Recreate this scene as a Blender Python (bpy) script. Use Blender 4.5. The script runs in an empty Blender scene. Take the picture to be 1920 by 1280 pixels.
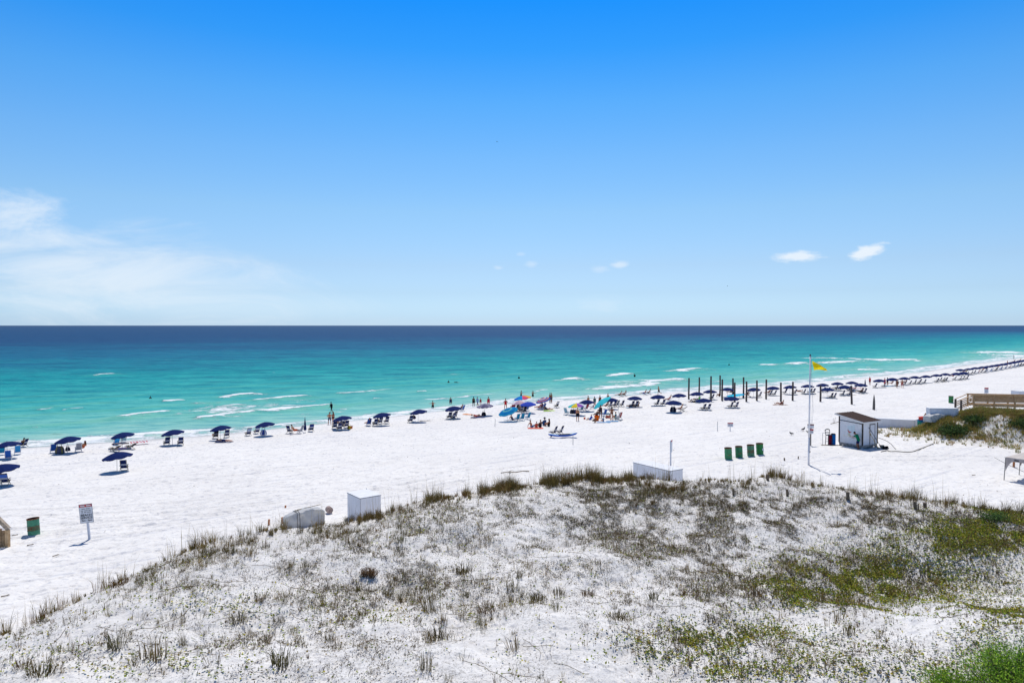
import bpy, bmesh, math, random
import numpy as np
from mathutils import Vector, Matrix, Euler
random.seed(7)
rng = np.random.default_rng(11)
scene = bpy.context.scene
COL = scene.collection
R = math.radians

# ------------------------------------------------------------------ noise
def _hash(ix, iy, seed):
    n = (ix.astype(np.int64) * 374761393 + iy.astype(np.int64) * 668265263 + seed * 1442695041) & 0xffffffff
    n = ((n ^ (n >> 13)) * 1274126177) & 0xffffffff
    return ((n ^ (n >> 16)) & 0xffffff) / float(0xffffff)

def vnoise(x, y, seed=0):
    x = np.asarray(x, float); y = np.asarray(y, float)
    ix = np.floor(x); iy = np.floor(y)
    fx = x - ix; fy = y - iy
    fx = fx * fx * (3 - 2 * fx); fy = fy * fy * (3 - 2 * fy)
    a = _hash(ix, iy, seed); b = _hash(ix + 1, iy, seed)
    c = _hash(ix, iy + 1, seed); d = _hash(ix + 1, iy + 1, seed)
    return (a * (1 - fx) + b * fx) * (1 - fy) + (c * (1 - fx) + d * fx) * fy

def fbm(x, y, seed=0, o=4):
    s = 0; a = 1; t = 0
    for i in range(o):
        s = s + a * vnoise(x, y, seed + i * 17); t += a
        x = x * 2.03 + 5.1; y = y * 2.03 - 3.7; a *= .5
    return s / t            # 0..1

def sstep(a, b, x):
    t = np.clip((x - a) / (b - a), 0, 1)
    return t * t * (3 - 2 * t)

# ------------------------------------------------------------------ the lie of the land (metres; sea level = 0)
CAMZ = 13.8
PITCH = math.atan(30 / 1280)
SHX = np.array([-700, -57, -37.3, -20.7, 0, 11.7, 28, 53.8, 88.3, 116.6, 162.6, 221, 900.])
SHY = np.array([-430, 76, 86, 101, 121, 127, 138, 153, 177, 198, 242, 294, 900.])
def shoreY(X): return np.interp(X, SHX, SHY)
def offshore(X, Y): return (Y - shoreY(X)) * .788
CRX = np.array([-60, -30, -24, -18.4, -15.2, -12, -8.6, -4, 1.2, 4.5, 8, 10.7, 15.7, 19.5, 23.1, 27, 32, 60.])
CRY = np.array([10, 15, 19, 24.5, 30.3, 32.2, 34.4, 37.2, 39.7, 41, 41.3, 40.4, 41, 39, 37.4, 36, 34.5, 28.])
CRZ = np.array([2.4, 2.2, 2.3, 2.6, 3.5, 3.8, 4.0, 4.3, 4.5, 4.75, 4.6, 4.5, 4.5, 4.2, 4.0, 3.8, 3.6, 3.2])

def height(X, Y):
    X = np.asarray(X, float); Y = np.asarray(Y, float)
    s = -offshore(X, Y)
    z = np.interp(s, [-300, -60, -12, 0, 4, 11, 30, 60, 400], [-9, -5, -1.3, 0, .5, 1.0, 1.7, 2.35, 2.6])
    z = z + sstep(2, 14, s) * ((fbm(X / 9, Y / 9, 3, 3) - .5) * .28 + (fbm(X / 1.6, Y / 1.6, 5, 3) - .5) * .13)
    cy = np.interp(X, CRX, CRY) + (fbm(X / 3.2, X * 0 + 2.2, 8, 3) - .5) * 2.2
    cz = np.interp(X, CRX, CRZ) + (fbm(X / 4.0, X * 0 + 9.2, 9, 3) - .5) * .55
    d = cy - Y
    zf = 3.35 + (fbm(X / 7, Y / 7, 21, 3) - .5) * 1.3
    zf = zf - 1.0 * np.exp(-(((X - 17 + (Y - 29) * .8) / 5.0) ** 2 + ((Y - 29 - (X - 17) * .35) / 3.0) ** 2))
    zf = zf + .75 * np.exp(-(((X - 15) / 4.5) ** 2 + ((Y - 21) / 3.0) ** 2))
    w = sstep(0, 11, d)
    inner = cz * (1 - w) + zf * w + (fbm(X / 2.1, Y / 2.1, 31, 4) - .5) * .62 * sstep(0, 3, d)
    dune = np.where(d > 0, inner, cz + d * .55)
    k = .35
    hh = np.clip(.5 + .5 * (dune - z) / k, 0, 1)
    z = z * (1 - hh) + dune * hh + k * hh * (1 - hh)
    # grassed mound in front of the boardwalk on the right
    mx = (X - 51) / 10.5; my = (Y - 70.5) / 7.5
    r = np.sqrt(mx * mx + my * my) + (fbm(X / 5, Y / 5, 41, 3) - .5) * .45
    m = 2.55 * (1 - sstep(.1, 1.05, r)) + (fbm(X / 2.2, Y / 2.2, 43, 3) - .5) * .7 * (1 - sstep(.6, 1.1, r))
    return z + m

def ray(px, py):
    x = (px - 960) / 1280; y = (640 - py) / 1280
    return np.array([x, math.cos(PITCH) + y * math.sin(PITCH), -math.sin(PITCH) + y * math.cos(PITCH)])

_T = np.geomspace(8, 1500, 5000)
def P(px, py, off=0.0, flat=None):
    """the point of the ground (raised by off) seen from the balcony in that direction"""
    d = ray(px, py)
    if flat is not None:
        t = (flat - CAMZ) / d[2]
        return Vector((d[0] * t, d[1] * t, flat))
    x = d[0] * _T; y = d[1] * _T; z = CAMZ + d[2] * _T
    g = z - np.maximum(height(x, y), -.02) - off
    i = int(np.argmax(g < 0))
    t0, t1 = _T[i - 1], _T[i]; f = g[i - 1] / (g[i - 1] - g[i])
    t = t0 + (t1 - t0) * f
    X, Y = d[0] * t, d[1] * t
    return Vector((X, Y, CAMZ + d[2] * t - off))

def gz(x, y): return float(height(np.array([x]), np.array([y]))[0])
def to_px(X, Y, Z):
    c, s = math.cos(PITCH), math.sin(PITCH)
    f = Y * c - (Z - CAMZ) * s; u = Y * s + (Z - CAMZ) * c
    return 960 + X / f * 1280, 640 - u / f * 1280

# ------------------------------------------------------------------ materials
MATS = {}
def lin(c):   # 0-255 sRGB to linear
    return tuple(((v / 255) / 12.92 if v / 255 <= .04045 else ((v / 255 + .055) / 1.055) ** 2.4) for v in c)
def mat(name, color, rough=.7, var=.25, scale=6., spec=.3, bump=0., metal=0., col2=None, coord='Object', stretch=None):
    if name in MATS: return MATS[name]
    m = bpy.data.materials.new(name); m.use_nodes = True; MATS[name] = m
    nt = m.node_tree; N = nt.nodes; L = nt.links; b = N['Principled BSDF']
    tc = N.new('ShaderNodeTexCoord'); nz = N.new('ShaderNodeTexNoise'); nz.inputs['Scale'].default_value = scale; nz.inputs['Detail'].default_value = 5
    if stretch:
        mp = N.new('ShaderNodeMapping'); mp.inputs['Scale'].default_value = stretch
        L.new(tc.outputs[coord], mp.inputs[0]); L.new(mp.outputs[0], nz.inputs['Vector'])
    else: L.new(tc.outputs[coord], nz.inputs['Vector'])
    cr = N.new('ShaderNodeValToRGB'); e = cr.color_ramp.elements
    c2 = col2 or tuple(min(1, v * (1 + var)) for v in color)
    c1 = tuple(v * (1 - var) for v in color) if not col2 else color
    e[0].position = .38; e[1].position = .62
    e[0].color = (*c1, 1); e[1].color = (*c2, 1)
    L.new(nz.outputs[0], cr.inputs[0]); L.new(cr.outputs[0], b.inputs['Base Color'])
    b.inputs['Roughness'].default_value = rough; b.inputs['Specular IOR Level'].default_value = spec; b.inputs['Metallic'].default_value = metal
    if bump:
        bp = N.new('ShaderNodeBump'); bp.inputs['Strength'].default_value = bump; bp.inputs['Distance'].default_value = .02
        L.new(nz.outputs[0], bp.inputs['Height']); L.new(bp.outputs[0], b.inputs['Normal'])
    return m
def cmat(rgb, **k):   # cloth or paint by its sRGB colour in sunlight
    return mat('cloth_%d_%d_%d' % tuple(rgb), tuple(v * .85 for v in lin(rgb)), rough=.9, var=.12, spec=.05, **k)
def leafmat(name, transl=.25):
    m = bpy.data.materials.new(name); m.use_nodes = True; nt = m.node_tree; N = nt.nodes; L = nt.links
    b = N['Principled BSDF']; b.inputs['Roughness'].default_value = .65; b.inputs['Specular IOR Level'].default_value = .15
    a = N.new('ShaderNodeAttribute'); a.attribute_name = 'Col'
    g = N.new('ShaderNodeNewGeometry'); nz = N.new('ShaderNodeTexNoise'); nz.inputs['Scale'].default_value = 3
    L.new(g.outputs['Position'], nz.inputs['Vector'])
    mx = N.new('ShaderNodeMix'); mx.data_type = 'RGBA'; mx.blend_type = 'MULTIPLY'; mx.inputs[0].default_value = .4
    L.new(a.outputs['Color'], mx.inputs[6]); L.new(nz.outputs['Fac'], mx.inputs[7]); L.new(mx.outputs[2], b.inputs['Base Color'])
    t = N.new('ShaderNodeBsdfTranslucent'); L.new(mx.outputs[2], t.inputs[0])
    ms = N.new('ShaderNodeMixShader'); ms.inputs[0].default_value = transl
    L.new(b.outputs[0], ms.inputs[1]); L.new(t.outputs[0], ms.inputs[2]); L.new(ms.outputs[0], N['Material Output'].inputs[0])
    return m

# ------------------------------------------------------------------ object helpers
def tag(o, label=None, cat=None, group=None, kind=None):
    if label: o['label'] = label
    if cat: o['category'] = cat
    if group: o['group'] = group
    if kind: o['kind'] = kind
    return o
def link(name, me, m=None, parent=None):
    o = bpy.data.objects.new(name, me); COL.objects.link(o)
    if m is not None:
        for x in (m if isinstance(m, (list, tuple)) else [m]): me.materials.append(x)
    if parent is not None: o.parent = parent
    return o
def empty(name, label, cat, loc=(0, 0, 0), rz=0, group=None):
    o = bpy.data.objects.new(name, None); COL.objects.link(o); o.location = loc; o.rotation_euler = (0, 0, rz)
    o.empty_display_size = .2
    return tag(o, label, cat, group)
def npmesh(name, verts, faces4=None, faces3=None, col=None, smooth=False, attrs=None):
    me = bpy.data.meshes.new(name); verts = np.ascontiguousarray(verts, np.float32)
    me.vertices.add(len(verts)); me.vertices.foreach_set('co', verts.ravel())
    idx = []; starts = []; n = 0
    for f, k in ((faces4, 4), (faces3, 3)):
        if f is not None and len(f):
            f = np.asarray(f, np.int32); idx.append(f.ravel()); starts.append(n + np.arange(len(f)) * k); n += f.size
    idx = np.concatenate(idx); starts = np.concatenate(starts).astype(np.int32)
    me.loops.add(len(idx)); me.loops.foreach_set('vertex_index', idx)
    me.polygons.add(len(starts)); me.polygons.foreach_set('loop_start', starts)
    if smooth: me.polygons.foreach_set('use_smooth', np.ones(len(starts), bool))
    if col is not None:
        a = me.color_attributes.new('Col', 'FLOAT_COLOR', 'POINT')
        c = np.ones((len(verts), 4), np.float32); c[:, :3] = col; a.data.foreach_set('color', c.ravel())
    for k, v in (attrs or {}).items():
        a = me.attributes.new(k, 'FLOAT', 'POINT'); a.data.foreach_set('value', np.ascontiguousarray(v, np.float32))
    me.update(calc_edges=True); me.validate()
    return me
class MB:
    """collects solids into ONE mesh; mi = material slot"""
    def __init__(s): s.v = []; s.f = []; s.m = []
    def add(s, v, f, mi=0):
        k = len(s.v); s.v += [tuple(x) for x in v]; s.f += [tuple(i + k for i in g) for g in f]; s.m += [mi] * len(f)
    def box(s, x0, x1, y0, y1, z0, z1, mi=0, M=None):
        v = [Vector((x, y, z)) for z in (z0, z1) for y in (y0, y1) for x in (x0, x1)]
        if M is not None: v = [M @ p for p in v]
        s.add(v, [(0, 2, 3, 1), (4, 5, 7, 6), (0, 1, 5, 4), (2, 6, 7, 3), (0, 4, 6, 2), (1, 3, 7, 5)], mi)
    def bar(s, p, q, w, h=None, mi=0, up=(0, 0, 1)):
        p = Vector(p); q = Vector(q); h = h or w; d = (q - p).normalized(); u = Vector(up)
        if abs(d.dot(u)) > .98: u = Vector((0, 1, 0))
        a = d.cross(u).normalized() * w / 2; b = a.cross(d).normalized() * h / 2
        v = [p - a - b, p + a - b, p + a + b, p - a + b, q - a - b, q + a - b, q + a + b, q - a + b]
        s.add(v, [(0, 1, 2, 3), (7, 6, 5, 4), (0, 4, 5, 1), (1, 5, 6, 2), (2, 6, 7, 3), (3, 7, 4, 0)], mi)
    def tube(s, p, q, r0, r1=None, n=10, mi=0, cap=True):
        p = Vector(p); q = Vector(q); r1 = r0 if r1 is None else r1; d = (q - p).normalized()
        u = Vector((1, 0, 0)) if abs(d.z) > .9 else Vector((0, 0, 1)); a = d.cross(u).normalized(); b = d.cross(a)
        v = [c + (a * math.cos(2 * math.pi * i / n) + b * math.sin(2 * math.pi * i / n)) * r for c, r in ((p, r0), (q, r1)) for i in range(n)]
        f = [(i, (i + 1) % n, n + (i + 1) % n, n + i) for i in range(n)]
        if cap: f += [tuple(range(n))[::-1], tuple(range(n, 2 * n))]
        s.add(v, f, mi)
    def sheet(s, fn, nu, nv, mi=0):
        v = [fn(i / nu, j / nv) for j in range(nv + 1) for i in range(nu + 1)]; w = nu + 1
        s.add(v, [(j * w + i, j * w + i + 1, (j + 1) * w + i + 1, (j + 1) * w + i) for j in range(nv) for i in range(nu)], mi)
    def build(s, name, m, parent=None, smooth=False):
        me = bpy.data.meshes.new(name); me.from_pydata(s.v, [], s.f)
        o = link(name, me, m, parent)
        me.polygons.foreach_set('material_index', s.m)
        if smooth: me.polygons.foreach_set('use_smooth', [True] * len(s.f))
        me.update(); return o
KIDS = {}
def copy_tree(o, parent=None, **ov):
    c = o.copy(); COL.objects.link(c)
    if parent is not None: c.parent = parent
    for ch in list(o.children): copy_tree(ch, c)
    return c

# ------------------------------------------------------------------ sky, sun, camera
SUN_EL, SUN_ROT = R(66), R(1.5)      # the sun stands high over the sea, straight ahead
world = bpy.data.worlds.new('World'); scene.world = world; world.use_nodes = True
nt = world.node_tree; N = nt.nodes; L = nt.links; bg = N['Background']
sky = N.new('ShaderNodeTexSky'); sky.sky_type = 'NISHITA'; sky.sun_disc = False
sky.sun_elevation = SUN_EL; sky.sun_rotation = SUN_ROT; sky.altitude = 10
def math_(op, a, b=None, c=None, clamp=False):
    n = N.new('ShaderNodeMath'); n.operation = op; n.use_clamp = clamp
    for i, x in enumerate((a, b, c)):
        if x is None: continue
        if isinstance(x, (int, float)): n.inputs[i].default_value = x
        else: L.new(x, n.inputs[i])
    return n.outputs[0]
tc = N.new('ShaderNodeTexCoord'); sp = N.new('ShaderNodeSeparateXYZ'); L.new(tc.outputs['Generated'], sp.inputs[0])
zz = math_('MAXIMUM', sp.outputs[2], 0.0)
tint = N.new('ShaderNodeValToRGB'); tint.color_ramp.interpolation = 'LINEAR'
L.new(math_('POWER', zz, .5), tint.inputs[0])
SKYTINT = [(0, (1, 1, 1)), (1, (1, 1, 1))]
SKYTINT = [(0.028, (1.2655, 1.862, 3.0217)), (0.125, (0.9773, 1.4796, 2.4391)), (0.2164, (0.8237, 1.1334, 1.7161)), (0.2926, (0.8158, 1.0539, 1.4346)), (0.4024, (0.7514, 1.0934, 1.3724)), (0.4852, (0.5613, 1.0617, 1.4585)), (0.5523, (0.3458, 1.0, 1.5378)), (0.6084, (0.1283, 0.8625, 1.6202)), (0.6559, (0.041, 0.7563, 1.6745)), (0.74, (0.2, 0.42, 0.85)), (0.85, (0.26, 0.33, 0.55)), (1, (0.24, 0.29, 0.46))]
while len(tint.color_ramp.elements) < len(SKYTINT): tint.color_ramp.elements.new(.5)
for e, (p, c) in zip(tint.color_ramp.elements, SKYTINT): e.position = p
for e, (p, c) in zip(tint.color_ramp.elements, SKYTINT): e.color = (*c, 1)
mul = N.new('ShaderNodeMix'); mul.data_type = 'RGBA'; mul.blend_type = 'MULTIPLY'; mul.inputs[0].default_value = 1
L.new(sky.outputs[0], mul.inputs[6]); L.new(tint.outputs[0], mul.inputs[7])
# clouds: (azimuth px-equivalent tangents) a wide veil low on the left, small puffs on the right
u = math_('DIVIDE', sp.outputs[0], math_('MAXIMUM', sp.outputs[1], .05)); v = math_('DIVIDE', zz, math_('MAXIMUM', sp.outputs[1], .05))
cmb = N.new('ShaderNodeCombineXYZ'); L.new(math_('MULTIPLY', u, 1.0), cmb.inputs[0]); L.new(math_('MULTIPLY', v, 3.6), cmb.inputs[1])
L.new(math_('LESS_THAN', sp.outputs[1], 0), cmb.inputs[2])
def noise(scale, det=7, rough=.6, dist=0.):
    n = N.new('ShaderNodeTexNoise'); n.inputs['Scale'].default_value = scale; n.inputs['Detail'].default_value = det
    n.inputs['Roughness'].default_value = rough; n.inputs['Distortion'].default_value = dist; L.new(cmb.outputs[0], n.inputs['Vector']); return n.outputs[0]
n1 = noise(3.6, 10, .66, .9); n2 = noise(34, 7, .6)
def blob(cx, cy, rx, ry, n, amp, lo, hi, gain, rot=0.):
    cx = (cx - 960) / 1280; cy = (610 - cy) / 1280; rx /= 1280; ry /= 1280
    du = math_('SUBTRACT', u, cx); dv = math_('SUBTRACT', v, cy)
    if rot: dv = math_('SUBTRACT', dv, math_('MULTIPLY', du, rot))
    a = math_('DIVIDE', du, rx); b = math_('DIVIDE', dv, ry)
    r = math_('SQRT', math_('ADD', math_('MULTIPLY', a, a), math_('MULTIPLY', b, b)))
    f = math_('SUBTRACT', math_('SUBTRACT', 1.0, r), math_('MULTIPLY', math_('SUBTRACT', .5, n), amp))
    mr = N.new('ShaderNodeMapRange'); mr.interpolation_type = 'SMOOTHSTEP'; L.new(f, mr.inputs[0]); mr.inputs[1].default_value = lo; mr.inputs[2].default_value = hi
    return math_('MULTIPLY', mr.outputs[0], gain)
front = math_('GREATER_THAN', sp.outputs[1], .02)
cl = [blob(150, 505, 440, 105, n1, 3.0, -.15, 1.35, .62, -.12), blob(10, 400, 150, 55, n1, 3.2, -.05, 1.1, .6), blob(380, 575, 320, 36, n1, 2.4, -.2, 1.1, .22),
      blob(1493, 482, 62, 14, n2, 1.5, .05, .8, .8, .03), blob(1624, 472, 46, 17, n2, 1.4, .05, .7, .85, .28),
      blob(1161, 496, 24, 11, n2, 1.5, .05, .9, .5), blob(1125, 505, 24, 9, n2, 1.5, .05, .9, .25), blob(934, 502, 14, 6, n2, 1.5, .05, .9, .3),
      blob(995, 496, 18, 8, n2, 1.5, .05, .9, .3), blob(977, 477, 12, 6, n2, 1.5, .05, .9, .2), blob(1130, 572, 60, 22, n2, 1.5, 0, 1, .16)]
s = cl[0]
for c in cl[1:]: s = math_('MAXIMUM', s, c)
s = math_('MULTIPLY', s, front)
cm = N.new('ShaderNodeMix'); cm.data_type = 'RGBA'; L.new(s, cm.inputs[0]); L.new(mul.outputs[2], cm.inputs[6])
SKYSTR = .1
cm.inputs[7].default_value = (.88 / SKYSTR, .94 / SKYSTR, 1.0 / SKYSTR, 1)
L.new(cm.outputs[2], bg.inputs[0]); bg.inputs[1].default_value = SKYSTR

sl = bpy.data.lights.new('sun', 'SUN'); sl.energy = 3.5; sl.angle = R(.5); sl.color = (1, .965, .91)
so = bpy.data.objects.new('sun', sl); COL.objects.link(so)
sd = Vector((math.sin(SUN_ROT) * math.cos(SUN_EL), math.cos(SUN_ROT) * math.cos(SUN_EL), math.sin(SUN_EL)))
so.rotation_euler = sd.to_track_quat('Z', 'Y').to_euler(); so.location = (0, 40, 60)

cd = bpy.data.cameras.new('camera'); cd.lens = 24; cd.sensor_width = 36; cd.clip_start = .5; cd.clip_end = 200000
co = bpy.data.objects.new('camera', cd); COL.objects.link(co); co.location = (0, 0, CAMZ); co.rotation_euler = (R(90) - PITCH, 0, 0)
scene.camera = co
scene.view_settings.view_transform = 'Standard'; scene.view_settings.look = 'None'; scene.view_settings.exposure = 0
# ------------------------------------------------------------------ sand
def fan(name, Ds, us):
    D, U = np.meshgrid(Ds, us, indexing='ij'); X = D * U; Y = D
    nu = len(us); nd = len(Ds)
    i, j = np.meshgrid(np.arange(nd - 1), np.arange(nu - 1), indexing='ij'); a = (i * nu + j).ravel()
    return X.ravel(), Y.ravel(), np.stack([a, a + 1, a + nu + 1, a + nu], 1)
def nodes(m):
    m.use_nodes = True; nt = m.node_tree; N = nt.nodes; L = nt.links
    def mt(op, a, b=None, c=None, clamp=False):
        n = N.new('ShaderNodeMath'); n.operation = op; n.use_clamp = clamp
        for i, x in enumerate((a, b, c)):
            if x is None: continue
            if isinstance(x, (int, float)): n.inputs[i].default_value = x
            else: L.new(x, n.inputs[i])
        return n.outputs[0]
    def ns(scale, det=4, rough=.5, vec=None, stretch=None, rot=0, dist=0.):
        n = N.new('ShaderNodeTexNoise'); n.inputs['Scale'].default_value = scale; n.inputs['Detail'].default_value = det
        n.inputs['Roughness'].default_value = rough; n.inputs['Distortion'].default_value = dist
        g = N.new('ShaderNodeNewGeometry'); v = g.outputs['Position']
        if stretch:
            mp = N.new('ShaderNodeMapping'); mp.vector_type = 'TEXTURE'; mp.inputs['Rotation'].default_value = (0, 0, rot); mp.inputs['Scale'].default_value = stretch
            L.new(v, mp.inputs[0]); v = mp.outputs[0]
        L.new(v, n.inputs['Vector']); return n.outputs[0]
    def mr(x, a, b, c=0., d=1.):
        n = N.new('ShaderNodeMapRange'); n.interpolation_type = 'SMOOTHSTEP'; L.new(x, n.inputs[0])
        for i, v in enumerate((a, b, c, d)): n.inputs[i + 1].default_value = v
        return n.outputs[0]
    def mix(f, a, b, mode='MIX'):
        n = N.new('ShaderNodeMix'); n.data_type = 'RGBA'; n.blend_type = mode
        for i, x in ((0, f), (6, a), (7, b)):
            if isinstance(x, (int, float)): n.inputs[i].default_value = x
            elif isinstance(x, tuple): n.inputs[i].default_value = (*x, 1)
            else: L.new(x, n.inputs[i])
        return n.outputs[2]
    def at(name):
        a = N.new('ShaderNodeAttribute'); a.attribute_name = name; return a.outputs['Fac']
    def ramp(x, els, interp='LINEAR'):
        n = N.new('ShaderNodeValToRGB'); n.color_ramp.interpolation = interp; L.new(x, n.inputs[0])
        while len(n.color_ramp.elements) < len(els): n.color_ramp.elements.new(.5)
        for e, (p, c) in zip(n.color_ramp.elements, els): e.position = p
        for e, (p, c) in zip(n.color_ramp.elements, els): e.color = (*c, 1)
        return n.outputs[0]
    return N, L, mt, ns, mr, mix, at, ramp

def build_sand():
    Ds = np.concatenate([np.geomspace(2, 15, 30)[:-1], np.geomspace(15, 60, 620)[:-1], np.geomspace(60, 520, 420)])
    us = np.linspace(-1.25, 1.25, 620)
    X, Y, F = fan('sand', Ds, us)
    Z = height(X, Y)
    # trodden surface: small real hollows
    Z = Z - .06 * sstep(.58, .8, vnoise(X / .33, Y / .33, 71)) * sstep(.3, .6, fbm(X / 6, Y / 6, 72, 2)) * sstep(6, 12, -offshore(X, Y))
    # wheel ruts left by the beach vehicles, in pairs along the back of the beach
    for line in (((-34, 36.5), (-24, 40.5), (-11.5, 46), (7, 60), (40, 88), (90, 130)), ((-40, 41), (-24, 45), (-8, 51), (12, 68), (50, 100)), ((-36, 33), (-22, 38.4), (-9, 47), (2, 55), (22, 60), (48, 58)), ((-30, 52), (-10, 60), (14, 78), (48, 106)), ((-34, 38), (-20, 42), (-6, 50), (14, 66))):
        L_ = np.array(line, float); best = np.full(X.shape, 1e9); yy = np.interp(X, L_[:, 0], L_[:, 1]) + (fbm(X / 11, X * 0 + L_[0, 1], 77, 2) - .5) * 2.2
        sl = np.gradient(np.interp(np.linspace(-60, 120, 400), L_[:, 0], L_[:, 1]), 180 / 399); q = np.interp(X, np.linspace(-60, 120, 400), 1 / np.sqrt(1 + sl ** 2))
        dd = (Y - yy) * q; on = (X > L_[0, 0]) * (X < L_[-1, 0]) * sstep(.25, .5, fbm(X / 7, Y / 7, 79, 2))
        for o_ in (-.85, .85): Z = Z + on * (-.055 * np.exp(-((dd - o_) / .15) ** 2) + .03 * np.exp(-((np.abs(dd - o_) - .32) / .12) ** 2)) * (.5 + vnoise(X / .3, Y / .3, 80))
    off = offshore(X, Y)
    hm = np.exp(-((X - 51) / 11) ** 2 - ((Y - 70) / 8.5) ** 2)
    cy = np.interp(X, CRX, CRY)
    veg = np.maximum(sstep(-.5, 2, cy - Y), sstep(.35, .7, hm))
    me = npmesh('sand', np.stack([X, Y, Z], 1), F, smooth=True, attrs={'off': off, 'veg': veg})
    m = bpy.data.materials.new('white_quartz_sand'); N, L, mt, ns, mr, mix, at, ramp = nodes(m)
    b = N['Principled BSDF']; b.inputs['Roughness'].default_value = .95; b.inputs['Specular IOR Level'].default_value = .05
    shore = (2.2, .7, 1); rot = R(38)
    big = ns(.08, 4, .6); med = ns(.9, 5, .6, stretch=(1.6, .8, 1), rot=rot); fine = ns(7, 3, .6); speck = ns(3.2, 2, .5)
    track = ns(1.1, 3, .5, stretch=(14, .55, 1), rot=R(36))
    c = mix(mr(med, .35, .7), (.83, .80, .75), (.89, .862, .81))
    c = mix(mt('MULTIPLY', mr(big, .42, .62), .35), c, (.74, .715, .68))
    c = mix(mt('MULTIPLY', mr(speck, .57, .68), mr(at('off'), -40., -8., .45, .85)), c, (.47, .47, .50))  # bluish grey flecks: tiny footprint shadows painted into the sand colour
    c = mix(mt('MULTIPLY', mr(fine, .56, .72), .45), c, (.48, .48, .50))
    c = mix(mt('MULTIPLY', mt('MULTIPLY', mr(ns(1.7, 5, .7, stretch=(1.5, 1, 1), rot=rot), .55, .66), mr(ns(.13, 3, .5), .4, .6)), .45), c, (.46, .455, .46))
    c = mix(mt('MULTIPLY', mt('MULTIPLY', mr(track, .6, .68), mr(at('veg'), .5, 0.)), .35), c, (.5, .51, .56))
    # dry litter between the dune plants
    c = mix(mt('MULTIPLY', mt('MULTIPLY', mr(ns(.5, 5, .65), .40, .62), at('veg')), .25), c, (.55, .54, .52))
    lit = mt('MULTIPLY', mr(ns(13, 5, .75), .50, .58), mr(ns(.6, 5, .65), .36, .6))
    c = mix(mt('MULTIPLY', mt('MULTIPLY', lit, at('veg')), .5), c, (.17, .155, .125))
    wet = mt('MULTIPLY', mr(mt('ADD', at('off'), mt('MULTIPLY', ns(.25, 3, .5), 6.)), -2.5, 1.0), .8)
    c = mix(wet, c, (.50, .485, .47))
    L.new(c, b.inputs['Base Color'])
    L.new(mr(at('off'), -3.0, -.5, .95, .35), b.inputs['Roughness'])
    bp = N.new('ShaderNodeBump'); bp.inputs['Strength'].default_value = .8; bp.inputs['Distance'].default_value = .12
    hsum = mt('ADD', mt('ADD', mt('MULTIPLY', med, .6), mt('MULTIPLY', fine, .35)), mt('MULTIPLY', speck, .5))
    L.new(mt('MULTIPLY', hsum, mr(at('off'), -2., -6., .1, 1.)), bp.inputs['Height']); L.new(bp.outputs[0], b.inputs['Normal'])
    o = link('sand', me, m); o['kind'] = 'structure'
build_sand()

# ------------------------------------------------------------------ sea
BREAK = [  # breaking crests: ends (as seen), width m, strength
 (235,781,306,772,1.0,1.0),(360,786,445,776,.9,.85),(445,776,545,766,1.1,.9),(545,766,632,759,.7,.85),(385,769,450,757,1.2,.6),(493,750,585,741,1.0,.85),
 (425,744,470,739,.9,.95),(470,752,530,746,1.,.6),(625,738,690,734,.8,.75),(660,735,745,729,.8,.55),(1066,712,1081,710,1.5,1.),(1036,714,1062,712,1.,.55),(1146,705,1178,701,1.6,.9),(1115,730,1190,723,1.8,.95),
 (1190,724,1222,719,1.8,.9),(1120,717,1205,717,1.8,.6),(1277,696,1305,691,2.0,1.0),(1248,697,1270,695,1.2,.7),(1200,716,1248,714,1.8,.8),(1255,714,1273,712,1.8,.9),(1205,724,1222,720,1.5,.8),
 (1437,685,1449,684,2,.9),(1480,683,1504,681,2.2,.95),(1500,671,1617,673,2.4,.85),(1545,681,1602,677,2.6,.9),(1600,673,1700,677,3.4,.85),(1640,675,1700,675,4,.9),
 (1600,693,1660,694,2.8,.85),(1583,706,1597,707,3,.8),(1835,662,1885,660,5,.95),(1860,665,1920,667,6,.85),(1880,662,1895,661,6,.9),(700,747,720,746,.8,.5),(780,735,800,734,.8,.6),(840,703,875,702,1.,.5),
 (70,769,100,765,.7,.55),(110,768,160,765,.8,.55),(60,802,80,801,.6,.5),(185,703,203,702,1.2,.9),(100,813,118,811,.6,.5),(300,752,350,749,.8,.7),(340,760,420,756,1.,.5)]
BLOBS = [(425,769,80,9,.66),(500,761,95,7,.56),(590,752,70,4,.4),(1180,722,60,5,.45),(1210,717,50,4,.4),(1650,677,60,4,.45),(1880,668,60,4,.5),(340,778,40,5,.35),(640,752,60,3,.2),(1560,672,60,3,.35),(1320,715,40,3,.3),(560,777,70,4,.3)]
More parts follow.
